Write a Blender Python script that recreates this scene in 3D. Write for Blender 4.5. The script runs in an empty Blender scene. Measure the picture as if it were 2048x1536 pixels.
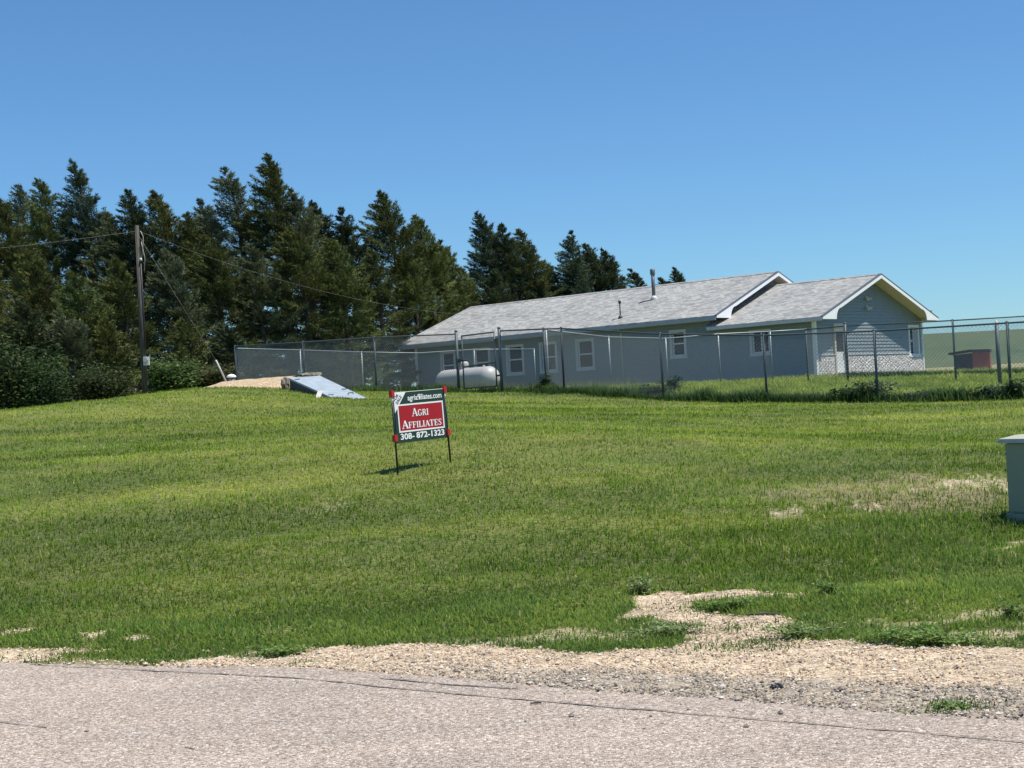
import bpy, bmesh, math, random
import numpy as np
from mathutils import Vector, Matrix
random.seed(7); RS = np.random.RandomState(11)
PI = math.pi
# ------------------------------------------------------------------ scene
bpy.context.scene.world = bpy.data.worlds.new("World")
SC = bpy.context.scene
COL = SC.collection
SC.view_settings.view_transform = 'Standard'; SC.view_settings.look = 'None'
SC.view_settings.gamma = 1; SC.view_settings.use_curve_mapping = False
SC.view_settings.exposure = 0.30

# surveyed camera (50 mm equivalent, slightly tilted); used only to turn sight lines plus a distance into real positions
FPX = 3077.0; PITCH = math.radians(.85); ROLL = math.radians(3.05)
F = np.array([0, math.cos(PITCH), math.sin(PITCH)]); U0 = np.array([0, -math.sin(PITCH), math.cos(PITCH)]); R0 = np.array([1., 0, 0])
RI = math.cos(ROLL)*R0 - math.sin(ROLL)*U0; UP = math.sin(ROLL)*R0 + math.cos(ROLL)*U0
EYE = np.array([0, 0, 1.6])
def ray(px, py): return F + RI*(px-1024)/FPX + UP*(768-py)/FPX
def at(px, py, Y):
    d = ray(px, py); return EYE + d*Y/d[1]

cam = bpy.data.cameras.new('camera'); camo = bpy.data.objects.new('camera', cam); COL.objects.link(camo)
cam.sensor_width = 36; cam.lens = 36*FPX/2048; cam.clip_end = 6000; cam.clip_start = .1
camo.matrix_world = Matrix(((RI[0], UP[0], -F[0], 0), (RI[1], UP[1], -F[1], 0), (RI[2], UP[2], -F[2], 1.6), (0, 0, 0, 1)))
SC.camera = camo

# ------------------------------------------------------------------ light
SUN_AZ = math.radians(104); SUN_EL = math.radians(67)     # azimuth clockwise from +Y
w = SC.world; w.use_nodes = True
nt = w.node_tree; bg = nt.nodes['Background']
sky = nt.nodes.new('ShaderNodeTexSky'); sky.sky_type = 'NISHITA'; sky.sun_disc = False
sky.sun_elevation = SUN_EL; sky.sun_rotation = SUN_AZ; sky.altitude = 800; sky.air_density = 1.1; sky.dust_density = .25; sky.ozone_density = 3.5
tint = nt.nodes.new('ShaderNodeMix'); tint.data_type = 'RGBA'; tint.blend_type = 'MULTIPLY'; tint.inputs[0].default_value = 1; tint.inputs[7].default_value = (.68, 1.015, 1.28, 1); nt.links.new(sky.outputs[0], tint.inputs[6])
nt.links.new(tint.outputs[2], bg.inputs[0]); bg.inputs[1].default_value = .082
sl = bpy.data.lights.new('sun', 'SUN'); sl.energy = 5.0; sl.angle = math.radians(.5); sl.color = (1, .95, .86)
so = bpy.data.objects.new('sun', sl); COL.objects.link(so)
sd = Vector((math.sin(SUN_AZ)*math.cos(SUN_EL), math.cos(SUN_AZ)*math.cos(SUN_EL), math.sin(SUN_EL)))
so.rotation_euler = sd.to_track_quat('Z', 'Y').to_euler(); so.location = (40, 0, 60)

# ------------------------------------------------------------------ noise + terrain
_LAT = np.random.RandomState(3).rand(8, 257, 257)
def vnoise(x, y, s, k=0):
    x = np.asarray(x, float)*s + 1000.3; y = np.asarray(y, float)*s + 1000.7
    xi = np.floor(x).astype(int); yi = np.floor(y).astype(int); fx = x-xi; fy = y-yi
    fx = fx*fx*(3-2*fx); fy = fy*fy*(3-2*fy); L = _LAT[k % 8]
    a = L[yi % 256, xi % 256]; b = L[yi % 256, (xi+1) % 256]; c = L[(yi+1) % 256, xi % 256]; d = L[(yi+1) % 256, (xi+1) % 256]
    return (a*(1-fx)+b*fx)*(1-fy)+(c*(1-fx)+d*fx)*fy
def fbm(x, y, s, k=0, o=3):
    r = 0; a = .5; t = 0
    for i in range(o):
        r = r + a*vnoise(x, y, s*2**i, k+i); t += a; a *= .5
    return r/t
def sstep(a, b, x):
    t = np.clip((np.asarray(x, float)-a)/(b-a), 0, 1); return t*t*(3-2*t)

CT = []
for X in (-12, -8, -4, 0, 4, 8, 12):
    for Y in (2, 5.5, 8): CT.append((X, Y, 0.0))
def cpt(px, py, Y):
    p = at(px, py, Y); CT.append((p[0], p[1], p[2]))
def czt(px, Y, z): CT.append(((px-1024)/FPX*Y, Y, z))
for px, off in ((-150, .6), (250, .3), (700, 0), (1150, 0)):
    for Y, z in ((10.3, 0), (11.6, .03), (13, .15), (15, .4), (17, .66), (22, 1.17)):
        czt(px, Y+off, z)
cpt(795, 947, 18.6); cpt(901, 924, 19.35)
cpt(60, 905, 25); cpt(0, 830, 34); cpt(-250, 872, 30); cpt(140, 808, 39); cpt(290, 789, 45); cpt(420, 777, 48); cpt(300, 840, 32)
czt(0, 46, 1.45); czt(0, 62, .7); czt(140, 54, 1.7); czt(290, 60, 2.2); czt(290, 75, 1.2); czt(-300, 60, .8); czt(-400, 85, .8); czt(420, 62, 2.3); czt(420, 85, 1.4)
cpt(600, 784, 47); cpt(730, 797, 45); cpt(680, 830, 34); cpt(912, 785, 50.5); cpt(900, 830, 31); cpt(1125, 785, 47); cpt(1130, 830, 31)
czt(912, 58, 2.2); czt(700, 60, 2.2); czt(700, 75, 1.9); czt(900, 75, 2.1); czt(900, 90, 1.9); czt(600, 110, 1.2); czt(1000, 115, 1.6)
cpt(1320, 801, 43); cpt(1527, 804, 41.5); cpt(1748, 806, 39); cpt(2015, 802, 37.5); cpt(2300, 795, 36)
cpt(1400, 860, 27); cpt(1400, 960, 18.5); cpt(1400, 1060, 15); cpt(1400, 1140, 13.2)
cpt(1800, 1290, 9.5); cpt(1800, 1210, 11.1); cpt(1750, 1135, 12.9); cpt(1750, 1090, 13.9); cpt(1700, 1020, 15.6); cpt(1800, 940, 18.3); cpt(1800, 870, 25); cpt(1800, 830, 32)
cpt(2015, 1046, 15); cpt(2150, 1290, 9.3); cpt(2150, 1200, 11); cpt(2200, 950, 17.5)
HO = np.array([13.257, 67.0, 2.17])                      # near gable corner of the house
TH = math.radians(42.5)
G = np.array([math.sin(TH), math.cos(TH), 0]); Lx = np.array([-math.cos(TH), math.sin(TH), 0])
def HP(u, v, z=0): return HO + G*u + Lx*v + np.array([0, 0, z])
for u in (-2, 5, 11):
    for v in (-3, 0, 10, 20, 27): p = HP(u, v); CT.append((p[0], p[1], 2.15))
cpt(1540, 765, 60); czt(1900, 62, 1.9); czt(2100, 62, 1.85); czt(2100, 80, 2.0); czt(1900, 90, 2.1); czt(2500, 90, 2.0); czt(1320, 52, 2.0); czt(1600, 50, 1.75)
CT = np.array(CT); _sc = 20.0
def _phi(r2): return .5*r2*np.log(r2+1e-9)
_P = CT[:, :2]/_sc; _n = len(_P)
_A = _phi(((_P[:, None]-_P[None])**2).sum(-1)) + np.eye(_n)*2e-3
_M = np.zeros((_n+3, _n+3)); _M[:_n, :_n] = _A; _M[:_n, _n] = 1; _M[:_n, _n+1:] = _P; _M[_n, :_n] = 1; _M[_n+1:, :_n] = _P.T
_W = np.linalg.solve(_M, np.concatenate([CT[:, 2], [0, 0, 0]]))
def near_h(x, y):
    x = np.asarray(x, float).ravel(); y = np.asarray(y, float).ravel(); out = np.empty_like(x)
    for i in range(0, len(x), 20000):
        q = np.stack([x[i:i+20000], y[i:i+20000]], 1)/_sc
        r2 = ((q[:, None]-_P[None])**2).sum(-1)
        out[i:i+20000] = _phi(r2)@_W[:_n] + _W[_n] + q@_W[_n+1:]
    return out
def hfun(x, y):
    x = np.asarray(x, float); sh = x.shape; x = x.ravel(); y = np.asarray(y, float).ravel()
    lim = .42*np.maximum(y, 14)+3
    xc = np.clip(x, -lim, lim)
    n = near_h(xc, np.minimum(y, 115))
    n = np.clip(n, -.2, 3.2)
    flat = sstep(9.2, 11.8, y)                                       # road and shoulder lie level
    n = n*flat + (fbm(x, y, 1.5, 2)-.5)*.09*flat*(y < 120)
    rise = .0175*np.clip(y-100, 0, 110) + 21.5*sstep(205, 780, y)*(1+.02*np.sin(x/90.)) 
    far = 2.0 + rise*sstep(10, 45, x)
    wgt = sstep(72, 105, y)
    return (n*(1-wgt)+far*wgt).reshape(sh)
def hz(x, y): return float(hfun(np.array([x]), np.array([y]))[0])
def ground_hit(px, py, y0=5.0, y1=60):
    d = ray(px, py); Y = np.linspace(y0, y1, 1500); P = EYE + d[None]*(Y/d[1])[:, None]
    h = hfun(P[:, 0], P[:, 1]); k = np.argmax(P[:, 2] <= h)
    return P[k]

# ------------------------------------------------------------------ object helpers
def tag(o, label=None, cat=None, group=None, kind=None):
    if label: o['label'] = label
    if cat: o['category'] = cat
    if group: o['group'] = group
    if kind: o['kind'] = kind
    return o
def empty(name, loc, label, cat, group=None, rz=0):
    o = bpy.data.objects.new(name, None); COL.objects.link(o); o.location = loc; o.rotation_euler = (0, 0, rz)
    o.empty_display_size = .2
    return tag(o, label, cat, group)
def nmesh(name, V, Fc, mat, parent=None, smooth=False, colors=None):
    """numpy mesh: V (n,3); Fc (m,k) equal sized faces"""
    V = np.asarray(V, float)
    if parent is not None:
        mi = np.array(parent.matrix_basis.inverted() if parent.parent is None else (parent.parent.matrix_basis @ parent.matrix_basis).inverted())
        V = V@mi[:3, :3].T + mi[:3, 3]
    me = bpy.data.meshes.new(name); Fc = np.asarray(Fc, np.int32); k = Fc.shape[1]
    me.vertices.add(len(V)); me.vertices.foreach_set('co', V.astype(np.float32).ravel())
    me.loops.add(Fc.size); me.loops.foreach_set('vertex_index', Fc.ravel())
    me.polygons.add(len(Fc)); me.polygons.foreach_set('loop_start', np.arange(0, Fc.size, k, dtype=np.int32))
    me.polygons.foreach_set('loop_total', np.full(len(Fc), k, np.int32))
    me.polygons.foreach_set('use_smooth', np.full(len(Fc), smooth))
    me.update(calc_edges=True)
    if colors is not None:
        a = me.color_attributes.new('col', 'FLOAT_COLOR', 'POINT')
        c = np.ones((len(V), 4), np.float32); c[:, :3] = colors; a.data.foreach_set('color', c.ravel())
    me.materials.append(mat)
    o = bpy.data.objects.new(name, me); COL.objects.link(o)
    if parent is not None: o.parent = parent
    return o
class MB:
    """collects shapes in world space (or an explicit frame) and links them as one mesh object"""
    def __init__(s, M=None): s.bm = bmesh.new(); s.M = M
    def P(s, p):
        v = Vector(p); return s.M @ v if s.M is not None else v
    def poly(s, pts):
        return s.bm.faces.new([s.bm.verts.new(s.P(p)) for p in pts])
    def hexa(s, q):
        v = [s.bm.verts.new(s.P(p)) for p in q]
        for f in ((0, 3, 2, 1), (4, 5, 6, 7), (0, 1, 5, 4), (1, 2, 6, 5), (2, 3, 7, 6), (3, 0, 4, 7)): s.bm.faces.new([v[i] for i in f])
    def box(s, x0, x1, y0, y1, z0, z1):
        s.hexa([(x0, y0, z0), (x1, y0, z0), (x1, y1, z0), (x0, y1, z0), (x0, y0, z1), (x1, y0, z1), (x1, y1, z1), (x0, y1, z1)])
    def prism(s, pts, off):
        """extrude planar polygon by vector off"""
        a = [s.bm.verts.new(s.P(p)) for p in pts]; b = [s.bm.verts.new(s.P(Vector(p)+Vector(off))) for p in pts]
        s.bm.faces.new(a[::-1]); s.bm.faces.new(b)
        n = len(a)
        for i in range(n): s.bm.faces.new([a[i], a[(i+1) % n], b[(i+1) % n], b[i]])
    def tube(s, pts, rs, n=10, caps=True):
        pts = [Vector(p) for p in pts]
        if not hasattr(rs, '__len__'): rs = [rs]*len(pts)
        rings = []; ref = None
        for i, p in enumerate(pts):
            d = (pts[min(i+1, len(pts)-1)]-pts[max(i-1, 0)]).normalized()
            if ref is None: ref = Vector((0, 0, 1)) if abs(d.z) < .9 else Vector((1, 0, 0))
            a = d.cross(ref).normalized(); b = d.cross(a).normalized()
            rings.append([s.bm.verts.new(s.P(p+(a*math.cos(t)+b*math.sin(t))*rs[i])) for t in [2*PI*k/n for k in range(n)]])
        for A, B in zip(rings, rings[1:]):
            for k in range(n):
                f = s.bm.faces.new([A[k], A[(k+1) % n], B[(k+1) % n], B[k]]); f.smooth = True
        if caps: s.bm.faces.new(rings[0][::-1]); s.bm.faces.new(rings[-1])
    def ball(s, c, r, sx=1, sy=1, sz=1, seg=14):
        M = Matrix.Translation(s.P(c)) @ Matrix.Diagonal((r*sx, r*sy, r*sz, 1))
        res = bmesh.ops.create_uvsphere(s.bm, u_segments=seg, v_segments=seg//2+2, radius=1, matrix=M)
        for v in res['verts']:
            for f in v.link_faces: f.smooth = True
    def build(s, name, mat, parent=None, bevel=0):
        bmesh.ops.recalc_face_normals(s.bm, faces=s.bm.faces)
        if bevel: bmesh.ops.bevel(s.bm, geom=[e for e in s.bm.edges if e.calc_face_angle(0) > .6], offset=bevel, segments=2, affect='EDGES', clamp_overlap=True)
        if parent is not None:
            M = parent.matrix_basis if parent.parent is None else parent.parent.matrix_basis @ parent.matrix_basis
            s.bm.transform(M.inverted())
        me = bpy.data.meshes.new(name); s.bm.to_mesh(me); s.bm.free(); me.materials.append(mat)
        o = bpy.data.objects.new(name, me); COL.objects.link(o)
        if parent is not None: o.parent = parent
        return o

# ------------------------------------------------------------------ materials
def newmat(name, col=(.5, .5, .5), rough=.7, metal=0, spec=None):
    m = bpy.data.materials.new(name); m.use_nodes = True
    b = m.node_tree.nodes['Principled BSDF']
    b.inputs['Base Color'].default_value = (*col, 1); b.inputs['Roughness'].default_value = rough; b.inputs['Metallic'].default_value = metal
    if spec is not None: b.inputs['Specular IOR Level'].default_value = spec
    return m, m.node_tree, b
def N(t, kind, **kw):
    n = t.nodes.new(kind)
    for k, v in kw.items():
        if k in n.inputs: n.inputs[k].default_value = v
        else: setattr(n, k, v)
    return n
def ramp(t, fac, stops):
    r = t.nodes.new('ShaderNodeValToRGB'); e = r.color_ramp.elements
    while len(e) < len(stops): e.new(.5)
    for i, (p, c) in enumerate(stops): e[i].position = p; e[i].color = (*c, 1)
    t.links.new(fac, r.inputs[0]); return r.outputs[0]
def mixc(t, fac, a, b, mode='MIX'):
    n = t.nodes.new('ShaderNodeMix'); n.data_type = 'RGBA'; n.blend_type = mode
    for s, v in ((n.inputs[0], fac), (n.inputs[6], a), (n.inputs[7], b)):
        if isinstance(v, (int, float)): s.default_value = v
        elif isinstance(v, tuple): s.default_value = (*v, 1)
        else: t.links.new(v, s)
    return n.outputs[2]
def coords(t, scale=(1, 1, 1), kind='Object'):
    tc = t.nodes.new('ShaderNodeTexCoord'); mp = t.nodes.new('ShaderNodeMapping'); mp.inputs['Scale'].default_value = scale
    t.links.new(tc.outputs[kind], mp.inputs[0]); return mp.outputs[0]
def bump(t, b, h, dist=.01, strength=1):
    n = t.nodes.new('ShaderNodeBump'); n.inputs['Distance'].default_value = dist; n.inputs['Strength'].default_value = strength
    t.links.new(h, n.inputs['Height']); t.links.new(n.outputs[0], b.inputs['Normal'])
def wornmat(name, col, rough=.6, metal=0, var=.25, scale=6, bd=.002):
    m, t, b = newmat(name, col, rough, metal)
    v = coords(t); n = N(t, 'ShaderNodeTexNoise', Scale=scale, Detail=6.0, Roughness=.65); t.links.new(v, n.inputs['Vector'])
    c = ramp(t, n.outputs[0], [(.3, tuple(x*(1-var) for x in col)), (.7, tuple(min(1, x*(1+var*.6)) for x in col))])
    t.links.new(c, b.inputs['Base Color']); bump(t, b, n.outputs[0], bd); return m
M = {}
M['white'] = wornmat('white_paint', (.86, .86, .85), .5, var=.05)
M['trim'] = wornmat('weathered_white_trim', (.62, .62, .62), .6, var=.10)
M['soffit'] = wornmat('soffit_panel', (.62, .55, .44), .7, var=.08)
M['fascia'] = wornmat('grey_blue_gutter', (.40, .44, .48), .45, var=.08)
M['steel'] = wornmat('galvanised_steel', (.075, .10, .108), .55, .15, var=.22, scale=9)
M['railsteel'] = wornmat('galvanised_rail', (.26, .29, .295), .45, .3, var=.2, scale=9)
M['wire'] = wornmat('fence_wire', (.23, .26, .27), .5, .2, var=.1)
M['black'] = wornmat('dark_metal', (.03, .03, .035), .5, var=.3)
M['pipe'] = wornmat('flue_pipe', (.16, .17, .18), .45, .4, var=.25, scale=12)
M['glass'] = newmat('window_glass', (.014, .014, .013), .25, 0, .08)[0]
M['deadline'] = wornmat('aluminium_cable', (.50, .47, .40), .5, var=.2)
M['cableg'] = wornmat('weathered_cable', (.17, .16, .14), .6)
M['darkcable'] = wornmat('dark_cable', (.06, .06, .06), .5)
M['signgreen'] = wornmat('sign_green', (.006, .040, .024), .85, var=.12)
M['signred'] = wornmat('sign_red', (.36, .004, .013), .85, var=.08)
M['clip'] = wornmat('red_plastic', (.46, .018, .016), .45, var=.1)
M['ink'] = wornmat('black_ink', (.03, .01, .01), .5)
M['postgreen'] = wornmat('dark_green_post', (.008, .014, .012), .4, var=.3)
M['boxgreen'] = wornmat('munsell_green', (.25, .285, .20), .45, var=.10, scale=3)
M['boxtop'] = wornmat('pale_green_lid', (.42, .43, .34), .5, var=.15, scale=4)  # lid coloured paler than the cabinet body
M['stake'] = wornmat('grey_wood', (.55, .52, .47), .8, var=.3, scale=20)
M['red'] = wornmat('red_barn_paint', (.26, .075, .06), .8, var=.25, scale=2)
M['shedroof'] = wornmat('shed_roof', (.035, .03, .035), .8, var=.3, scale=2)
M['tank'] = wornmat('tank_paint', (.50, .49, .46), .42, var=.10, scale=3)
M['beige'] = wornmat('beige_rug', (.24, .21, .16), .9, var=.7, scale=14)
M['sheetmetal'] = wornmat('pale_blue_sheet', (.36, .42, .455), .5, .1, var=.25, scale=3)
M['doorside'] = wornmat('hatch_side', (.05, .056, .052), .7, var=.5, scale=5)
M['meter'] = wornmat('meter_grey', (.55, .56, .55), .5, var=.1)
# pole wood
m, t, b = newmat('pole_wood', rough=.9); v = coords(t, (9, 9, .8)); n = N(t, 'ShaderNodeTexNoise', Scale=3.0, Detail=8.0); t.links.new(v, n.inputs['Vector'])
t.links.new(ramp(t, n.outputs[0], [(.3, (.035, .03, .026)), (.7, (.12, .105, .09))]), b.inputs['Base Color']); bump(t, b, n.outputs[0], .02); M['wood'] = m
m, t, b = newmat('bark', rough=.95); v = coords(t, (5, 5, .7)); n = N(t, 'ShaderNodeTexNoise', Scale=4.0, Detail=6.0); t.links.new(v, n.inputs['Vector'])
t.links.new(ramp(t, n.outputs[0], [(.3, (.04, .03, .025)), (.7, (.14, .11, .09))]), b.inputs['Base Color']); bump(t, b, n.outputs[0], .03); M['bark'] = m
# siding, shingles, stone
m, t, b = newmat('lap_siding', rough=.55); v = coords(t, (1, 1, 6)); n = N(t, 'ShaderNodeTexNoise', Scale=2.5, Detail=6.0); t.links.new(v, n.inputs['Vector'])
t.links.new(ramp(t, n.outputs[0], [(.3, (.215, .25, .262)), (.7, (.262, .30, .312))]), b.inputs['Base Color']); M['siding'] = m
m, t, b = newmat('shingles', rough=.9)
v = coords(t, (1, 1, 1))
br = N(t, 'ShaderNodeTexBrick', offset=.5, squash=1.0); br.inputs['Scale'].default_value = 1
br.inputs['Brick Width'].default_value = .27; br.inputs['Row Height'].default_value = .15; br.inputs['Mortar Size'].default_value = .006
br.inputs['Color1'].default_value = (.15, .155, .15, 1); br.inputs['Color2'].default_value = (.42, .42, .405, 1); br.inputs['Mortar'].default_value = (.14, .14, .14, 1); br.inputs['Bias'].default_value = .15
sw = N(t, 'ShaderNodeSeparateXYZ'); t.links.new(v, sw.inputs[0]); cw = N(t, 'ShaderNodeCombineXYZ'); t.links.new(sw.outputs[1], cw.inputs[0]); t.links.new(sw.outputs[0], cw.inputs[1])
t.links.new(cw.outputs[0], br.inputs['Vector'])
n = N(t, 'ShaderNodeTexNoise', Scale=7.0, Detail=5.0, Roughness=.7); t.links.new(v, n.inputs['Vector'])
n3 = N(t, 'ShaderNodeTexNoise', Scale=.5, Detail=3.0); t.links.new(v, n3.inputs['Vector'])
c = mixc(t, .32, br.outputs[0], ramp(t, n.outputs[0], [(.34, (.15, .15, .145)), (.5, (.29, .295, .285)), (.66, (.44, .44, .425))]))
c = mixc(t, 1.0, c, ramp(t, n3.outputs[0], [(.3, (.88, .88, .88)), (.7, (1.06, 1.05, 1.03))]), 'MULTIPLY')
t.links.new(c, b.inputs['Base Color']); bump(t, b, br.outputs[0], .012); M['shingle'] = m
m, t, b = newmat('stone_veneer', rough=.85)
v = coords(t, (1, 1, 1.7)); vo = N(t, 'ShaderNodeTexVoronoi', Scale=5.2); t.links.new(v, vo.inputs['Vector'])
ve = N(t, 'ShaderNodeTexVoronoi', Scale=5.2, feature='DISTANCE_TO_EDGE'); t.links.new(v, ve.inputs['Vector'])
sp = N(t, 'ShaderNodeSeparateColor'); t.links.new(vo.outputs['Color'], sp.inputs[0])
c = ramp(t, sp.outputs[0], [(0, (.66, .61, .58)), (.35, (.86, .83, .80)), (.7, (.76, .68, .64)), (1, (.90, .88, .86))])
c = mixc(t, ramp(t, ve.outputs['Distance'], [(.01, (1, 1, 1)), (.05, (0, 0, 0))]), c, (.42, .38, .36)); t.links.new(c, b.inputs['Base Color'])
hb = ramp(t, ve.outputs['Distance'], [(0, (0, 0, 0)), (.12, (1, 1, 1))]); bump(t, b, hb, .05); M['stone'] = m
# chip seal road
m, t, b = newmat('chip_seal', rough=.92)
v = coords(t); vo = N(t, 'ShaderNodeTexVoronoi', Scale=95.0); t.links.new(v, vo.inputs['Vector'])
v2 = N(t, 'ShaderNodeTexVoronoi', Scale=52.0); t.links.new(v, v2.inputs['Vector'])
sp = N(t, 'ShaderNodeSeparateColor'); t.links.new(vo.outputs['Color'], sp.inputs[0]); sp2 = N(t, 'ShaderNodeSeparateColor'); t.links.new(v2.outputs['Color'], sp2.inputs[0])
c = ramp(t, sp.outputs[0], [(0, (.14, .11, .085)), (.25, (.285, .23, .185)), (.7, (.43, .355, .29)), (.93, (.58, .49, .41)), (1, (.80, .70, .60))])
c = mixc(t, ramp(t, sp2.outputs[1], [(.93, (0, 0, 0)), (.97, (.8, .8, .8))]), c, (.60, .56, .51))
n = N(t, 'ShaderNodeTexNoise', Scale=.8, Detail=5.0); t.links.new(coords(t, (.6, 1.6, 1)), n.inputs['Vector'])
c = mixc(t, 1.0, c, ramp(t, n.outputs[0], [(.3, (.86, .86, .86)), (.7, (1.1, 1.08, 1.06))]), 'MULTIPLY')
t.links.new(c, b.inputs['Base Color']); bump(t, b, vo.outputs['Distance'], -.008); M['road'] = m
m, t, b = newmat('road_seam', rough=.9)
v = coords(t); vo = N(t, 'ShaderNodeTexVoronoi', Scale=55.0); t.links.new(v, vo.inputs['Vector']); sp = N(t, 'ShaderNodeSeparateColor'); t.links.new(vo.outputs['Color'], sp.inputs[0])
t.links.new(ramp(t, sp.outputs[0], [(0, (.12, .10, .09)), (.6, (.24, .205, .175)), (1, (.38, .33, .28))]), b.inputs['Base Color']); bump(t, b, vo.outputs['Distance'], -.008); M['seam'] = m
# ground sheet: colour attribute (soil, gravel, thatch) with fine speckle
m, t, b = newmat('soil_and_thatch', rough=.95)
a = N(t, 'ShaderNodeAttribute', attribute_name='col'); v = coords(t)
vo = N(t, 'ShaderNodeTexVoronoi', Scale=48.0); t.links.new(v, vo.inputs['Vector']); sp = N(t, 'ShaderNodeSeparateColor'); t.links.new(vo.outputs['Color'], sp.inputs[0])
n = N(t, 'ShaderNodeTexNoise', Scale=9.0, Detail=8.0, Roughness=.75); t.links.new(v, n.inputs['Vector'])
c = mixc(t, 1.0, a.outputs[0], ramp(t, sp.outputs[0], [(0, (.55, .53, .5)), (.5, (1, 1, 1)), (1, (1.55, 1.5, 1.45))]), 'MULTIPLY')
c = mixc(t, 1.0, c, ramp(t, n.outputs[0], [(.3, (.7, .7, .7)), (.7, (1.25, 1.25, 1.2))]), 'MULTIPLY')
t.links.new(c, b.inputs['Base Color']); bump(t, b, vo.outputs['Distance'], -.012); M['ground'] = m
# far crops
m, t, b = newmat('hill_crop', rough=1)
v = coords(t, (1, .22, 1)); n = N(t, 'ShaderNodeTexNoise', Scale=.16, Detail=10.0, Roughness=.9); t.links.new(v, n.inputs['Vector'])
n2 = N(t, 'ShaderNodeTexNoise', Scale=.012, Detail=4.0); t.links.new(v, n2.inputs['Vector'])
c = ramp(t, n.outputs[0], [(.40, (.030, .058, .020)), (.60, (.105, .145, .055))])
c = mixc(t, ramp(t, n2.outputs[0], [(.4, (0, 0, 0)), (.6, (.6, .6, .6))]), c, (.095, .115, .045)); t.links.new(c, b.inputs['Base Color']); M['hill'] = m
m, t, b = newmat('stubble_field', rough=1)
v = coords(t); n = N(t, 'ShaderNodeTexNoise', Scale=.8, Detail=8.0); t.links.new(v, n.inputs['Vector'])
t.links.new(ramp(t, n.outputs[0], [(.3, (.20, .19, .085)), (.7, (.34, .30, .15))]), b.inputs['Base Color']); M['stubble'] = m
def leafmat(name, trans=.25, rough=.55, spec=.25):
    m, t, b = newmat(name, rough=rough, spec=spec)
    a = N(t, 'ShaderNodeAttribute', attribute_name='col'); t.links.new(a.outputs[0], b.inputs['Base Color'])
    tr = t.nodes.new('ShaderNodeBsdfTranslucent'); mx = t.nodes.new('ShaderNodeMixShader'); mx.inputs[0].default_value = trans
    hs = N(t, 'ShaderNodeHueSaturation'); hs.inputs['Value'].default_value = 1.5; hs.inputs['Hue'].default_value = .49; t.links.new(a.outputs[0], hs.inputs['Color']); t.links.new(hs.outputs[0], tr.inputs[0])
    t.links.new(b.outputs[0], mx.inputs[1]); t.links.new(tr.outputs[0], mx.inputs[2])
    t.links.new(mx.outputs[0], t.nodes['Material Output'].inputs[0]); return m
M['grass'] = leafmat('grass_blades', .45, .7, .08); M['needle'] = leafmat('cedar_foliage', .12, .7, .15); M['leaf'] = leafmat('broad_leaves', .3)
m, t, b = newmat('pebbles', rough=.85); a = N(t, 'ShaderNodeAttribute', attribute_name='col'); t.links.new(a.outputs[0], b.inputs['Base Color']); M['pebble'] = m

# ------------------------------------------------------------------ zones on the ground (outlined once, then real positions)
def zone(pts): return np.array([ground_hit(*p)[:2] for p in pts])
def inside(poly, x, y):
    r = np.zeros(x.shape, bool); n = len(poly)
    for i in range(n):
        x0, y0 = poly[i]; x1, y1 = poly[(i+1) % n]
        c = ((y0 > y) != (y1 > y)) & (x < (x1-x0)*(y-y0)/((y1-y0) if y1 != y0 else 1e-9)+x0); r ^= c
    return r
EDGE = zone([(-500, 1316), (0, 1327), (300, 1331), (600, 1336), (900, 1352), (1150, 1376), (1450, 1396), (1750, 1420), (2048, 1437), (2600, 1478)])
GRAV = [zone(p) for p in (
    [(330, 1330), (390, 1320), (450, 1316), (520, 1322), (590, 1312), (600, 1298), (760, 1293), (1000, 1291), (1180, 1306), (1300, 1303), (1380, 1280), (1350, 1262), (1280, 1240), (1272, 1215), (1280, 1196), (1340, 1186), (1450, 1184), (1560, 1188), (1625, 1192), (1600, 1200), (1500, 1199), (1430, 1204), (1400, 1222), (1480, 1230), (1600, 1238), (1590, 1252), (1562, 1266), (1570, 1282), (1700, 1285), (1850, 1292), (2048, 1296), (2600, 1310), (2600, 1560), (1024, 1460), (330, 1400)],
    [(-60, 1330), (-60, 1300), (60, 1297), (130, 1304), (215, 1298), (222, 1306), (120, 1316), (80, 1328)],
    [(150, 1272), (205, 1262), (215, 1272), (170, 1280)], [(240, 1280), (300, 1272), (305, 1282), (250, 1290)], [(0, 1262), (50, 1255), (60, 1266), (10, 1275)])]
BARE = [(zone([(1540, 1022), (1600, 1012), (1660, 1018), (1605, 1036), (1570, 1034)]), .72), (zone([(1780, 988), (1850, 968), (1965, 946), (1970, 960), (1890, 980), (1840, 992)]), .78), (zone([(1680, 1012), (1740, 1004), (1750, 1012), (1700, 1020)]), .7), (zone([(600, 1026), (640, 1010), (700, 1018), (660, 1032)]), .2),
        (zone([(1960, 960), (2010, 950), (2012, 975), (1970, 985)]), .6), (zone([(1760, 1206), (1850, 1208), (1860, 1216), (1770, 1214)]), .8),
        (zone([(1850, 1238), (1910, 1232), (1920, 1242), (1870, 1246)]), .8), (zone([(1960, 1258), (2048, 1256), (2060, 1290), (1990, 1286)]), .55), (zone([(2000, 1094), (2060, 1090), (2060, 1102), (2010, 1102)]), .7)]
def edge_y(x): return np.interp(x, EDGE[:, 0], EDGE[:, 1])
def gravel_mask(x, y):
    jx = x+(fbm(x, y, 5, 1)-.5)*.5; jy = y+(fbm(x, y, 5, 4)-.5)*.35
    r = np.zeros(x.shape, bool)
    for z_ in GRAV: r |= inside(z_, jx, jy)
    return r
def bare_mask(x, y):
    jx = x+(fbm(x, y, 4, 3)-.5)*.8; jy = y+(fbm(x, y, 4, 6)-.5)*.8
    r = np.zeros(x.shape)
    for z_, a_ in BARE: r = np.maximum(r, inside(z_, jx, jy)*a_)
    return r
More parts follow.
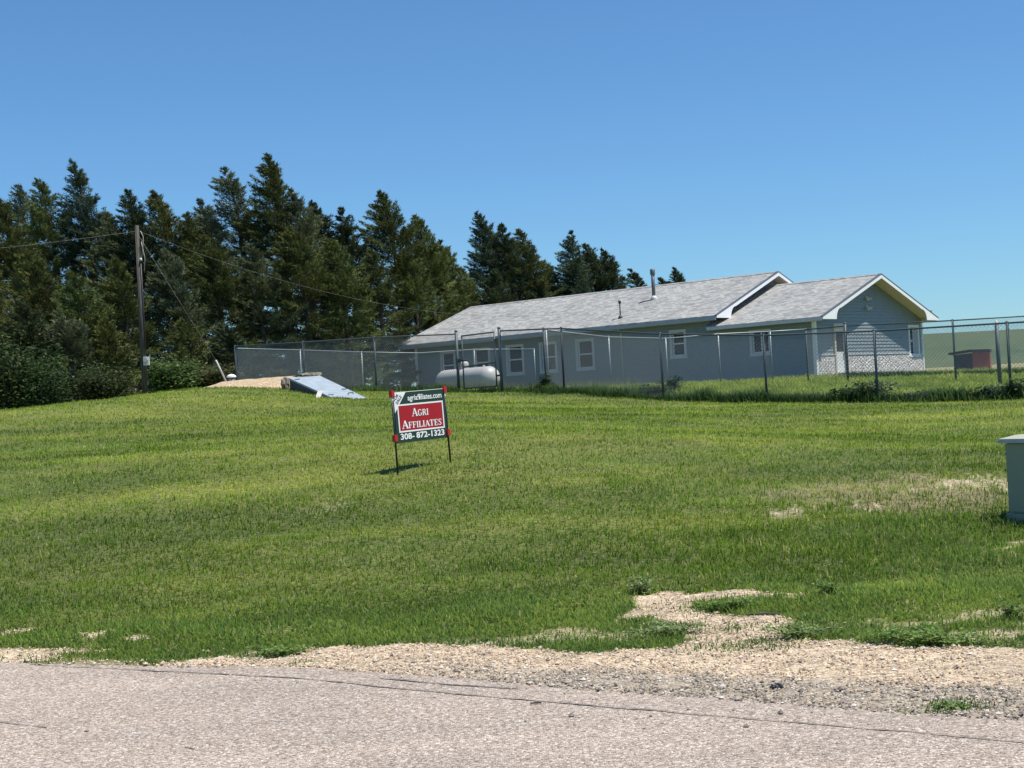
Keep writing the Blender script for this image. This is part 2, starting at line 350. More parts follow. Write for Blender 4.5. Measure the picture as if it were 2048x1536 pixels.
_bc = ground_hit(1790, 985); _lc = ground_hit(1860, 1065)
def dry(x, y):     # dry, thin turf on the bank
    d = ((x-_bc[0])/1.75)**2+((y-_bc[1])/1.25)**2 + (fbm(x, y, 1.7, 5)-.5)*1.6
    return np.clip(1.25-d, 0, 1)

def grid(xs, ys):
    X, Y = np.meshgrid(xs, ys); Z = hfun(X, Y); nx = len(xs); ny = len(ys)
    i = np.arange(nx*ny).reshape(ny, nx); Fq = np.stack([i[:-1, :-1], i[:-1, 1:], i[1:, 1:], i[1:, :-1]], -1).reshape(-1, 4)
    return X.ravel(), Y.ravel(), Z.ravel(), Fq
def spaced(a, b, d0, k):
    r = [a]; d = d0
    while r[-1] < b: r.append(r[-1]+d); d *= k
    return np.array(r)
def lawn_tone(x, y):
    """broad colour drift of the turf: 0 dark blue green, 1 yellow olive"""
    st = fbm(x*.35+y*.12, y-.18*x, .75, 1, 3)
    mow = np.sin(2*PI*(y+.12*x+1.6*fbm(x, y, .35, 6, 2))/1.15)*.13
    return np.clip(.5+(st-.5)*1.7+(fbm(x, y, .22, 4, 2)-.5)*.9+mow-.30*np.exp(-((y-13.4)/1.0)**2)+.10*sstep(14.5, 24, y), 0, 1)
xs = np.concatenate([-spaced(9.5, 2500, .5, 1.16)[::-1], np.arange(-9.4, 9.4, .07), spaced(9.5, 2500, .5, 1.16)])
ys = np.concatenate([[-600, -120, -30, -8, 0, 3, 5, 6], np.arange(6.4, 14, .07), np.arange(14.1, 30, .3), np.arange(30.3, 75, .8), spaced(76, 120, 2.5, 1.1)])
ys = ys[ys < 121]; 
X, Y, Z, Fq = grid(xs, ys)
inroad = (Y < edge_y(X)) & (Y > 1)
tone = lawn_tone(X, Y)[:, None]
thatch = (1-tone)*np.array([.075, .098, .020])+tone*np.array([.15, .165, .036])
grv = np.array([.48, .38, .27])*(1+(fbm(X, Y, 3, 2)-.5)*.35)[:, None]
cool = (edge_y(X)+.50+.12*X-Y); coolm = np.clip(cool*4+(fbm(X, Y, 4, 0)-.5)*2.5+.5, 0, 1)[:, None]*sstep(-1.2, .3, X)[:, None]
grv = grv*(1-coolm)+np.array([.33, .275, .21])*coolm
gm = gravel_mask(X, Y)[:, None]*(Y < 16)[:, None]; bmk = bare_mask(X, Y)[:, None]*(Y < 30)[:, None]; dm = dry(X, Y)[:, None]*(Y < 30)[:, None]
th = (sstep(.50, .64, fbm(X*.6, Y, 2.2, 6, 3))*(1-sstep(10.9, 11.9, Y))*.8)[:, None]; thatch = thatch*(1-th)+np.array([.36, .30, .20])*th
col = thatch*(1-dm*.6)+np.array([.26, .21, .13])*dm*.6
col = col*(1-bmk)+np.array([.46, .38, .27])*bmk
col = np.where(gm > 0, grv, col); col = np.where((Y < 1)[:, None], np.array([.09, .10, .04]), col)
Z = Z + np.where((gm[:, 0] > 0) & ~inroad, .006+(fbm(X, Y, 7, 3)-.5)*.03, 0)
Z = Z - np.where(inroad, .02, 0)
tag(nmesh('ground', np.stack([X, Y, Z], 1), Fq, M['ground'], smooth=True, colors=col), kind='structure')
xs2 = np.concatenate([-spaced(6, 2500, 14, 1.1)[::-1], spaced(6, 2500, 6, 1.07)])
y_join = ys[-1]
X, Y, Z, Fq = grid(xs2, np.concatenate([[y_join-2.], np.arange(y_join+6, 212, 9)])); tag(nmesh('field', np.stack([X, Y, Z], 1), Fq, M['stubble'], smooth=True), kind='structure')
X, Y, Z, Fq = grid(xs2, np.concatenate([[205.], np.arange(215, 830, 14), [1100, 1600, 2600, 4000]])); tag(nmesh('hill', np.stack([X, Y, Z+.03], 1), Fq, M['hill'], smooth=True), kind='structure')
# road sheet
rx = np.concatenate([[-400, -60], np.arange(-14, 14, .1), [60, 400]])
ey = edge_y(np.clip(rx, EDGE[0, 0], EDGE[-1, 0])) + np.where(abs(rx) < 14, (fbm(rx, rx*0, 3, 2)-.5)*.12, 0)
ey = np.where(rx < -14, 16.0, ey); ey = np.where(rx > 14, 3.5, ey)
rows = [(-7+.12*0)*np.ones_like(rx), 3+0*rx, 6+0*rx, ey-.35, ey-.05, ey]
Vr = []
for k, r in enumerate(rows): Vr.append(np.stack([rx, np.minimum(r, ey), np.full_like(rx, [.004, .010, .010, .008, .004, -.012][k])], 1))
i = np.arange(len(rx)*6).reshape(6, -1); Fq = np.stack([i[:-1, :-1], i[:-1, 1:], i[1:, 1:], i[1:, :-1]], -1).reshape(-1, 4)
tag(nmesh('road', np.concatenate(Vr), Fq, M['road']), kind='structure')
def strip(px, wd, name):
    P = [ground_hit(*p) for p in px]; pts = []
    for a_, b_ in zip(P, P[1:]):
        n_ = max(2, int(np.linalg.norm(b_-a_)/.06)); pts += [a_+(b_-a_)*k/n_ for k in range(n_)]
    pts = np.array(pts); jit = (vnoise(pts[:, 0], pts[:, 1], 6, 1)-.5)*.03; wv = wd*(.35+1.3*vnoise(pts[:, 0], pts[:, 1], 9, 2))
    A = pts.copy(); B = pts.copy(); A[:, 1] += jit-wv/2; B[:, 1] += jit+wv/2; A[:, 2] = .0135; B[:, 2] = .0135
    n_ = len(pts); i = np.arange(n_-1)
    return np.concatenate([A, B]), np.stack([i, i+1, i+n_+1, i+n_], 1)
V1, F1 = strip([(60, 1335), (330, 1346), (600, 1362), (900, 1392), (1100, 1409), (1500, 1444), (1800, 1468), (2048, 1493), (2200, 1510)], .022, '')
V2, F2 = strip([(0, 1450), (60, 1456), (110, 1462)], .014, ''); V3, F3 = strip([(170, 1468), (186, 1470)], .03, ''); V4, F4 = strip([(370, 1500), (410, 1508)], .018, '')
V5, F5 = strip([(760, 1361), (900, 1372), (1060, 1384)], .03, '')
Vs, Fs, o_ = [], [], 0
for v_, f_ in ((V1, F1), (V2, F2), (V3, F3), (V4, F4), (V5, F5)): Vs.append(v_); Fs.append(f_+o_); o_ += len(v_)
tag(nmesh('road_crack', np.concatenate(Vs), np.concatenate(Fs), M['seam']), kind='structure')

# ------------------------------------------------------------------ loose gravel stones
n_ = 90000
x = RS.uniform(-4.5, 4.2, n_); y = RS.uniform(6.6, 12.6, n_)
k = gravel_mask(x, y) | (RS.rand(n_) < .02) | ((np.abs(y-edge_y(x)) < .16) & (RS.rand(n_) < .35)) | ((x > .5) & (y < edge_y(x)+.1) & (y > edge_y(x)-.12))
k &= ~((y < edge_y(x)-.1) & (RS.rand(n_) < .985)); k &= (y < edge_y(x)+.9) | gravel_mask(x, y) & (RS.rand(n_) < .6)
x = x[k]; y = y[k]; n_ = len(x); z = hfun(x, y); r = RS.uniform(.004, .011, n_)*(1+.9*(RS.rand(n_) < .06))
oc = np.array([[1, 0, 0], [0, 1, 0], [-1, 0, 0], [0, -1, 0], [0, 0, .7], [0, 0, -.7]]); of = np.array([[0, 1, 4], [1, 2, 4], [2, 3, 4], [3, 0, 4], [1, 0, 5], [2, 1, 5], [3, 2, 5], [0, 3, 5]])
V = oc[None]*r[:, None, None]*RS.uniform(.6, 1.3, (n_, 6, 1)); an = RS.rand(n_)*6.28; ca, sa = np.cos(an)[:, None], np.sin(an)[:, None]
Vx = V[..., 0]*ca-V[..., 1]*sa; Vy = V[..., 0]*sa+V[..., 1]*ca
V = np.stack([Vx+x[:, None], Vy+y[:, None], V[..., 2]+(z+r*.35+.008)[:, None]], -1).reshape(-1, 3)
Fp = (of[None]+(np.arange(n_)*6)[:, None, None]).reshape(-1, 3)
cool = np.clip((edge_y(x)+.50+.12*x-y)*4+.5, 0, 1)*sstep(-1.2, .3, x)
pal = np.array([[.52, .41, .29], [.45, .34, .24], [.60, .50, .38], [.36, .28, .21], [.64, .58, .49], [.18, .14, .11]]); pal2 = np.array([[.34, .295, .245], [.26, .225, .185], [.46, .41, .34], [.18, .155, .13], [.62, .57, .50], [.11, .09, .08]])
ci = RS.choice(6, n_, p=[.3, .24, .2, .12, .09, .05]); cc = np.where((RS.rand(n_) < cool)[:, None], pal2[ci], pal[ci])*RS.uniform(.8, 1.15, (n_, 1))
tag(nmesh('gravel', V, Fp, M['pebble'], colors=np.repeat(cc, 6, 0)), 'loose tan and grey gravel along the road edge', 'gravel', kind='stuff')

# ------------------------------------------------------------------ grass
def blades(x, y, hgt, wid, colr, lean=.5, zoff=0, curl=.35):
    n = len(x); z = hfun(x, y)+zoff-.004
    a = RS.rand(n)*2*PI; d = np.stack([np.cos(a), np.sin(a)], 1); la = np.abs(RS.normal(0, lean, n))
    q = a+RS.choice([-1, 1], n)*PI/2+RS.normal(0, .5, n); s = np.stack([np.cos(q), np.sin(q)], 1)*wid[:, None]/2
    b = np.stack([x, y], 1); m1 = b+d*(hgt*la*.35)[:, None]; tp = b+d*(hgt*(la+curl*.3))[:, None]
    c = np.sqrt(np.clip(1-np.clip(la, 0, .95)**2, .05, 1))
    V = np.empty((n, 5, 3)); V[:, 0, :2] = b-s; V[:, 1, :2] = b+s; V[:, 2, :2] = m1+s*.8; V[:, 3, :2] = m1-s*.8; V[:, 4, :2] = tp
    V[:, 0, 2] = z; V[:, 1, 2] = z; V[:, 2, 2] = z+hgt*.55*c; V[:, 3, 2] = z+hgt*.55*c; V[:, 4, 2] = z+hgt*c
    i = (np.arange(n)*5)[:, None]
    tri = np.concatenate([i+np.array([0, 1, 2]), i+np.array([0, 2, 3]), i+np.array([3, 2, 4])], 0)
    return V.reshape(-1, 3), tri, np.repeat(colr, 5, 0)
def scatter(n, y0, y1, margin=1.5, k=.345):
    # area-uniform over the wedge the lawn fills, density falling with distance
    u = RS.rand(n); y = y0*(y1/y0)**u; x = (RS.rand(n)*2-1)*(k*y+margin); return x, y
GA, GB, GO = np.array([.078, .145, .014]), np.array([.155, .250, .024]), np.array([.290, .355, .056])
GD = np.array([.42, .36, .19]); GBL = np.array([.120, .205, .052])
def turf_color(x, y, n):
    t_ = np.clip(lawn_tone(x, y)+RS.normal(0, .20, n), 0, 1.3)[:, None]
    c = np.where(t_ < .5, GA+(GB-GA)*t_*2, GB+(GO-GB)*(t_-.5)*2)
    ft = ((1-sstep(11.3, 12.4, y))*.75)[:, None]; c = c*(1-ft)+ft*np.where(RS.rand(n, 1) < .6, np.array([.125, .235, .042]), np.array([.235, .31, .05]))
    bl = (sstep(.50, .66, fbm(x, y, .45, 7, 2)))[:, None]*.4; c = c*(1-bl)+GBL*bl
    dn = (RS.rand(n) < .05+.22*dry(x, y)*(y < 30)*(.5+vnoise(x, y, 3, 2)))[:, None]; c = np.where(dn, GD*RS.uniform(.7, 1.2, (n, 1)), c)
    pt_ = .80+.42*fbm(x*.55, y, 2.3, 5, 3)+.55*(fbm(x*.4+y*.1, y-.15*x, 1.1, 3, 2)-.5)  # brightness patches paint in the light and shade of small lawn mounds
    return c*RS.uniform(.72, 1.3, (n, 1))*pt_[:, None]
Vs, Ts, Cs, off = [], [], [], 0
def addb(r):
    global off
    Vs.append(r[0]); Ts.append(r[1]+off); Cs.append(r[2]); off += len(r[0])
x, y = scatter(470000, 9.5, 50)
keep = (y > edge_y(x)+.05) & ~(gravel_mask(x+RS.normal(0, .07, len(x)), y+RS.normal(0, .07, len(x))) & (y < 16))
keep &= RS.rand(len(x)) > bare_mask(x, y)*(y < 30)*.93
keep &= RS.rand(len(x)) > .35*dry(x, y)*(y < 30)
keep &= RS.rand(len(x)) > .85*sstep(.52, .66, fbm(x*.6, y, 2.2, 6, 3))*(1-sstep(10.9, 11.9, y))
# behind the fence is the yard, left of it the rise
x = x[keep]; y = y[keep]; n_ = len(x)
wild = (1-sstep(11.0, 12.6, y-.22*(x < 0)*(-x)*.3))
lush = np.exp(-((x-_lc[0])/2.3)**2-((y-_lc[1])/1.3)**2)
hh = (.034+.030*RS.rand(n_))*.85*(1+.3*wild+.9*lush)*(1+.35*fbm(x, y, 1.3, 2))*(1+.012*np.clip(y-20, 0, 40)); ww = .0035+.00036*y*RS.uniform(.8, 1.3, n_)
addb(blades(x, y, hh, ww, turf_color(x, y, n_), 1.25))
x = RS.uniform(-4.8, 4.6, 30000); y = 12.0-.10*x+RS.normal(0, .42, 30000)+.8*(fbm(x, x*0, .8, 4)-.5); k = ~gravel_mask(x, y) & (fbm(x, y, 1.3, 2)+RS.normal(0, .08, 30000) > .50); x = x[k]; y = y[k]; n_ = len(x)
addb(blades(x, y, RS.uniform(.04, .095, n_), RS.uniform(.006, .010, n_), np.array([.165, .245, .062])[None]*RS.uniform(.55, 1.5, (n_, 1)), .9))
# coarse tufts scattered over the bank and the lawn
tn = 2600; tx, ty = scatter(tn, 12.5, 34, 0); tk_ = RS.rand(tn) < np.where((tx > 1) & (ty < 19), 1, .35); tx = tx[tk_]; ty = ty[tk_]; tn = len(tx)
x = np.repeat(tx, 14)+RS.normal(0, .05, tn*14); y = np.repeat(ty, 14)+RS.normal(0, .05, tn*14); n_ = len(x)
addb(blades(x, y, RS.uniform(.04, .11, n_), np.full(n_, .008), (np.where(RS.rand(tn, 1) < .7, np.array([.15, .245, .035]), np.array([.33, .36, .09])).repeat(14, 0))*RS.uniform(.6, 1.4, (n_, 1)), .8))
# broad leaved ground cover near the shoulder
x = RS.uniform(-4.6, 4.4, 120000); y = RS.uniform(9.3, 13.2, 120000)
k = ~gravel_mask(x, y) & (y > edge_y(x)+.03) & (RS.rand(len(x)) > .8*sstep(.52, .66, fbm(x*.6, y, 2.2, 6, 3))*(1-sstep(10.9, 11.9, y))) & (RS.rand(len(x)) < (1-sstep(11.2, 13, y))*(.25+1.1*fbm(x, y, 1.6, 3)))
x = x[k]; y = y[k]; n_ = len(x); g_ = fbm(x, y, 1.1, 6)[:, None]
addb(blades(x, y, RS.uniform(.012, .040, n_), RS.uniform(.008, .016, n_), ((1-g_)*np.array([.085, .155, .045])+g_*np.array([.20, .27, .060]))*RS.uniform(.55, 1.35, (n_, 1)), 1.3, zoff=.012))
# ragged low fringe leaning over the gravel
x = RS.uniform(-4.4, 4.2, 60000); y = RS.uniform(9.2, 12.4, 60000)
near_g = ~gravel_mask(x, y) & (gravel_mask(x, y-.22) | gravel_mask(x+.2, y) | gravel_mask(x-.2, y)) & (y > edge_y(x)) & (fbm(x, y, 3, 1) > .40)
x = x[near_g]; y = y[near_g]; n_ = len(x); c_ = (GBL*.8)[None]*RS.uniform(.7, 1.4, (n_, 1))
addb(blades(x, y, RS.uniform(.02, .055, n_), np.full(n_, .011), c_, 1.2))
# sparse sprigs in gravel
cx_, cy_ = [], []
for (px, py, nn, sp) in ((1440, 1214, 1100, .20), (1500, 1210, 500, .14), (1460, 1262, 220, .08), (1490, 1296, 520, .20), (1440, 1300, 260, .12), (1515, 1288, 160, .06), (1912, 1418, 420, .11), (1640, 1200, 900, .22), (1700, 1225, 900, .25), (610, 1330, 90, .06), (140, 1310, 200, .3), (360, 1318, 200, .12), (1320, 1258, 900, .2), (1640, 1262, 900, .2)):
    p = ground_hit(px, py); cx_.append(RS.normal(p[0], sp, nn)); cy_.append(RS.normal(p[1], sp*.8, nn))
x = np.concatenate(cx_); y = np.concatenate(cy_); n_ = len(x)
addb(blades(x, y, RS.uniform(.015, .055, n_), np.full(n_, .009), np.array([.10, .17, .045])[None]*RS.uniform(.5, 1.5, (n_, 1)), 1.1))
tag(nmesh('lawn_grass', np.concatenate(Vs), np.concatenate(Ts), M['grass'], colors=np.concatenate(Cs)), 'mown green grass covering the sloping lawn', 'grass', kind='stuff')

# ------------------------------------------------------------------ fences
def tubes_np(A, B, r, ns=3):
    A = np.asarray(A); B = np.asarray(B); d = B-A; d = d/np.linalg.norm(d, axis=1, keepdims=True)
    ref = np.tile([[.31, .87, .38]], (len(A), 1)); a = np.cross(d, ref); a /= np.linalg.norm(a, axis=1, keepdims=True); b = np.cross(d, a)
    V = []
    for E_ in (A, B):
        for k in range(ns):
            t_ = 2*PI*k/ns; V.append(E_+(a*math.cos(t_)+b*math.sin(t_))*r)
    V = np.stack(V, 1).reshape(-1, 3); i = (np.arange(len(A))*2*ns)[:, None]
    Fq = np.concatenate([i+np.array([k, (k+1) % ns, ns+(k+1) % ns, ns+k]) for k in range(ns)], 0)
    return V, Fq
def mesh_panel(b0, b1, t0, t1, pitch=.10):
    L_ = np.linalg.norm(np.array(b1[:2])-np.array(b0[:2])); H = t0[2]-b0[2]; A, B = [], []
    def Pm(s, v):
        f = s/L_; v = v/H; bb = b0+(b1-b0)*f; tt = t0+(t1-t0)*f; return bb+(tt-bb)*v
    c = -H
    while c < L_:
        s0 = max(c, 0); s1 = min(c+H, L_)
        if s1-s0 > .02:
            A.append(Pm(s0, s0-c)); B.append(Pm(s1, s1-c)); A.append(Pm(s0, H-(s0-c))); B.append(Pm(s1, H-(s1-c)))
        c += pitch
    return A, B
FH = 1.80
def fence(pts, name, label, posts=None, fh=FH, pr=.035, rr=.023, mat='steel', skip=(), big=(), mid=4, rail='steel'):
    """pts: (px, top py, distance) of each post"""
    T = [at(*p) for p in pts]
    root = empty('chain_link_fence', (T[0][0], T[0][1], T[0][2]-fh), label, 'fence')
    Bs = []
    for i_, tp in enumerate(T):
        Bs.append(tp-np.array([0, 0, fh]))
        if i_ in skip: continue
        gz = min(hz(tp[0], tp[1]), tp[2]-fh)-.15; mb = MB(); r_ = pr*(1.45 if i_ in big else 1)
        ext = .09 if i_ in big else .02
        mb.tube([(tp[0], tp[1], gz), (tp[0], tp[1], tp[2]+ext)], r_, 10); mb.ball((tp[0], tp[1], tp[2]+ext), r_*1.15, 1, 1, .8, 10)
        mb.build('post', M[mat], root)
    mb = MB(); mb.tube([tuple(p) for p in T], rr, 8); mb.build('top_rail', M[rail], root)
    A, B = [], []
    for k in range(len(T)-1):
        a_, b_ = mesh_panel(Bs[k], Bs[k+1], T[k], T[k+1]); A += a_; B += b_
    V, Fq = tubes_np(A, B, .0036); nmesh('wire_mesh', V, Fq, M['wire'], root)
    return root
fence([(470, 693, 57.5), (606, 684.5, 55.5), (748, 675, 53.5), (912, 668, 50.5)], 'a', 'grey chain link fence stretch behind the cellar hatch, left of the gate', big=(3,))
fence([(998, 662, 48.8), (1087, 658, 48.0), (1122, 657, 46.8)], 'b', 'short chain link stretch just right of the gate, before the tank end', big=(0,))
fence([(1122, 657, 46.8), (1320, 668, 43.0), (1527, 671, 41.2), (1748, 662, 39.2), (2014, 646, 37.6), (2280, 629, 36)], 'c', 'nearest chain link fence running right across the yard to the picture edge')
fence([(1092, 660, 49), (1217, 674, 53), (1331, 677, 57.5), (1436, 668, 58.5), (1540, 663, 58.8), (1611, 658.5, 58.5)], 'd', 'second chain link fence with sagging rail in front of the long house wall', pr=.03, mat='railsteel', rail='railsteel')
fence([(1611, 659, 58.5), (1690, 652, 55.0), (1905, 641, 53.5), (2120, 628, 52)], 'e', 'farther chain link fence in front of the gable end and the hill', big=(1,))
fence([(474, 697, 58.5), (600, 700, 66), (723, 704, 75), (838, 706, 76), (948, 699, 76), (1068, 698, 76.5)], 'f', 'farthest chain link fence with pale rail passing behind the propane tank', pr=.028, mat='railsteel', rail='railsteel', skip=(0, 3))
p = at(1993, 648, 46.0); r_ = empty('end_post', (p[0], p[1], hz(p[0], p[1])), 'thick fence post with bright pointed cap near the right picture edge', 'post')
mb = MB(); mb.tube([(p[0], p[1], hz(p[0], p[1])-.1), tuple(p)], .062, 12); mb.build('pipe', M['steel'], r_)
mb = MB(); mb.tube([tuple(p), (p[0], p[1], p[2]+.05), (p[0], p[1], p[2]+.12)], [.066, .05, .008], 12); mb.build('cap', M['tank'], r_)
# gate
gl, gr_ = at(923, 672, 50.2), at(988, 664, 49.0); gh = 1.72
root = empty('fence_gate', (gl[0], gl[1], gl[2]-gh), 'chain link gate with cross bar between two thick posts', 'gate')
z3 = lambda p, d: (p[0], p[1], p[2]-d)
mb = MB()
for a_, b_ in ((z3(gl, 0), z3(gr_, 0)), (z3(gl, gh), z3(gr_, gh)), (z3(gl, -.02), z3(gl, gh)), (z3(gr_, -.02), z3(gr_, gh)), (z3(gl, 1.02), z3(gr_, .96))): mb.tube([a_, b_], .024, 8)
mb.build('gate_frame', M['steel'], root)
A, B = mesh_panel(gl-np.array([0, 0, gh]), gr_-np.array([0, 0, gh]), gl, gr_); V, Fq = tubes_np(A, B, .0036); nmesh('wire_mesh', V, Fq, M['wire'], root)
mb = MB(); lp = at(917, 722, 50.0); mb.tube([tuple(lp), (lp[0]+.32, lp[1]-.05, lp[2])], .03, 8); mb.box(lp[0]-.06, lp[0]+.08, lp[1]-.05, lp[1]+.05, lp[2]-.06, lp[2]+.06); mb.build('latch', M['black'], root)
for d_ in (.25, 1.4):
    mb = MB(); mb.tube([z3(gr_, d_), tuple(at(998, 662, 48.9)-np.array([0, 0, d_]))], .03, 8); mb.build('hinge', M['black'], root)

# ------------------------------------------------------------------ house
HM = Matrix(((G[0], Lx[0], 0, HO[0]), (G[1], Lx[1], 0, HO[1]), (0, 0, 1, HO[2]), (0, 0, 0, 1)))
house = empty('house', tuple(HO), 'long low house with pale grey shingle roof, blue grey siding and a lower gabled wing', 'house', rz=math.atan2(G[1], G[0]))
W = 9.72; CX = W/2; RL, RR = -.42, W+.42; WL = 24.95; ML = 5.45
def lap(mb, axis, a0, a1, z0, z1, openings, top=None, out=-1, pos=0.0, e=.15):
    """lapped boards on a wall. axis 'x': wall at Y=pos spanning X; axis 'y': wall at X=pos spanning Y. top(z)->(lo,hi) span limit"""
    zs = set(np.arange(z0, z1, e)); zs.add(z1)
    for o in openings: zs.add(o[2]); zs.add(o[3])
    zs = sorted(z_ for z_ in zs if z0 <= z_ <= z1+1e-6)
    for za, zb in zip(zs, zs[1:]):
        if zb-za < 1e-4: continue
        row = z0+math.floor((za-z0+1e-6)/e)*e
        da = .030-.028*(za-row)/e; db = .030-.028*min(1, (zb-row)/e)
        lo, hi = (a0, a1) if top is None else top(za); lo2, hi2 = (a0, a1) if top is None else top(zb)
        cuts = sorted([(o[0], o[1]) for o in openings if o[2] < zb-1e-4 and o[3] > za+1e-4]); segs = []; cur = lo
        for c0, c1 in cuts: segs.append((cur, c0)); cur = c1
        segs.append((cur, hi))
        for k, (s0, s1) in enumerate(segs):
            if s1-s0 < .01: continue
            u0 = lo2 if k == 0 else s0; u1 = hi2 if k == len(segs)-1 else s1
            P4 = [(s0, da, za), (s1, da, za), (max(u1, u0), db, zb), (u0, db, zb)]
            lip = [(s0, 0, za), (s1, 0, za), (s1, da, za), (s0, da, za)]
            for Q in (P4, lip):
                if axis == 'x': mb.poly([(q[0], pos+out*q[1], q[2]) for q in Q])
                else: mb.poly([(pos+out*q[1], q[0], q[2]) for q in Q])
WINS = [(6.85, 7.75, 1.32, 2.62), (12.40, 13.54, 1.07, 2.60), (14.80, 15.94, 1.07, 2.60), (17.05, 18.24, 1.07, 2.62), (19.42, 20.60, 1.07, 2.60), (21.95, 23.05, 1.07, 2.58)]
WIND = (2.22, 3.30, 1.17, 2.30)
DOOR = (1.62, 2.54, .02, 2.36); WING = (8.42, 9.42, .84, 2.32)
slopeE = (4.60-2.62)/(CX+.42); slopeM = (5.24-3.10)/(CX+.5)
mb = MB(HM)
lap(mb, 'y', 0, ML, 0.0, 2.52, [WIND], pos=0.0, out=-1)
lap(mb, 'y', ML, WL, 0.0, 2.95, WINS, pos=0.0, out=-1)
def topE(z_):
    ze = 2.62+.42*slopeE
    if z_ <= 2.5: return (0, W)
    d_ = (z_-2.62+.14)/slopeE-.42; return (max(0, d_), max(min(W, W-d_), max(0, d_)+.001))
lap(mb, 'x', 0, W, .98, 4.40, [DOOR, WING], top=topE, pos=0.0, out=-1)
def topM(z_):
    d_ = (z_-3.10+.16)/slopeM-.5; return (max(0, d_), max(min(W, W-d_), max(0, d_)+.001)) if z_ > 2.9 else (0, W)
lap(mb, 'x', 0, W, 2.4, 5.00, [], top=topM, pos=ML, out=-1)
# plain hidden walls closing the shell
mb.poly([(W, 0, 0), (W, WL, 0), (W, WL, 2.95), (W, 0, 2.5)]); mb.poly([(0, WL, 0), (W, WL, 0), (W, WL, 2.95), (CX, WL, 5.1), (0, WL, 2.95)])
wall = mb.build('wall', M['siding'], house)
# masonry backing with stone wainscot around the door opening
mb = MB(HM)
def stonerow(x0, x1, z0, z1): mb.box(x0, x1, -.06, .0, z0, z1)
stonerow(.0, DOOR[0], -.2, .98); stonerow(DOOR[1], WING[0], -.2, .98); stonerow(WING[0], WING[1], -.2, WING[2]); stonerow(WING[1], W, -.2, .98)
mb.build('stone_wainscot', M['stone'], house)
mb = MB(HM); mb.box(-.0, DOOR[0]-.10, -.09, -.06, .96, 1.0); mb.box(DOOR[1]+.10, WING[0]-.11, -.09, -.06, .96, 1.0); mb.build('wainscot_cap', M['trim'], house)
mb = MB(HM)
mb.box(.002, .3, 0.05, WL, -.4, -.002); mb.build('foundation', M['doorside'], house)
# corner boards
for nm, bx in (('n', (-.05, .10, -.085, .07, -.1, 2.45)), ('f', (W-.08, W+.05, -.085, .07, -.1, 2.45)), ('l', (-.05, .08, WL-.12, WL+.05, -.1, 2.86))):
    mb = MB(HM); mb.box(*bx); mb.build('corner_board', M['white'], house)
# roofs
def roof(y0, y1, ze, zr, ov, th=.09, skew=0):
    mb = MB(HM)
    for s in (0, 1):
        xe = -ov if s == 0 else W+ov
        A = [(xe, y0, ze), (CX, y0, zr), (CX, y1-skew, zr), (xe, y1, ze)]
        mb.hexa([(p[0], p[1], p[2]-th) for p in A]+A)
    return mb
mainroof = roof(4.75, 26.0, 3.10, 5.24, .5, skew=.6).build('roof', M['shingle'], house)
extroof = roof(-.7, 5.50, 2.62, 4.60, .42).build('roof', M['shingle'], house)
# fascia / gutters, soffits, rakes
mb = MB(HM); mb.box(-.56, -.503, 4.76, 25.98, 2.88, 3.03); mb.build('gutter', M['fascia'], house)
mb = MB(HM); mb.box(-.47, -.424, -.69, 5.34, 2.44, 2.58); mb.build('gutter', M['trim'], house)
for bx in ((-.5, -.0, ML, 25.9, 2.875, 2.93), (-.42, -.0, .0, 5.34, 2.45, 2.50), (-.42, 0, -.66, 0, 2.50, 2.53), (W, W+.42, -.66, 0, 2.50, 2.53), (W-.03, W+.0, -.66, -.09, 2.53, 2.98)):
    mb = MB(HM); mb.box(*bx); mb.build('soffit', M['soffit'], house)
def slopesof(y0, y1, ze, zr, ov, d_):
    for s in (0, 1):
        xe = -ov+.02 if s == 0 else W+ov-.02
        A = [(xe, y0, ze-d_), (CX, y0, zr-d_), (CX, y1, zr-d_), (xe, y1, ze-d_)]
        mb = MB(HM); mb.hexa([(p[0], p[1], p[2]-.03) for p in A]+A); mb.build('soffit', M['soffit'], house)
slopesof(-.66, -.0, 2.62, 4.60, .42, .10); slopesof(4.79, ML, 3.10, 5.24, .5, .10)
def rake(y, ze, zr, ov, side, bw=.17, box=1.15):
    """white rake board with a curved boxed return at the eave"""
    xe = -ov; P_ = []
    sl = (zr-ze)/(CX+ov); zb = ze-.12
    f = lambda x_: (x_ if side == 0 else W-x_)
    ztop = lambda x_: ze+sl*(x_-xe)-.03
    low = []
    xin = xe+box
    low.append((xe, zb)); low.append((xin, zb))
    # quarter curve up to the rake underside
    xr = xin+.42; zrk = ztop(xr)-bw
    for k in range(1, 9):
        a_ = k/8*PI/2; low.append((xin+(xr-xin)*(1-math.cos(a_)), zb+(zrk-zb)*math.sin(a_)))
    low.append((CX, ztop(CX)-bw)); up = [(CX, ztop(CX)), (xe, ztop(xe))]
    pts = [(f(a_), y, b_) for a_, b_ in low+up]
    mb.prism(pts, (0, -.035, 0))
for s in (0, 1):
    mb = MB(HM); rake(-.705, 2.62, 4.60, .42, s); mb.build('rake_board', M['white'], house)
    mb = MB(HM); rake(4.745, 3.10, 5.24, .5, s); mb.build('rake_board', M['white'], house)
mb = MB(HM)
for s in (0, 1):
    xe = -.5 if s == 0 else W+.5
    mb.hexa([(xe, 26.0, 2.93), (CX, 25.4, 5.07), (CX, 25.44, 5.07), (xe, 26.04, 2.93), (xe, 26.0, 3.08), (CX, 25.4, 5.22), (CX, 25.44, 5.22), (xe, 26.04, 3.08)])
mb.build('rake_board', M['white'], house)
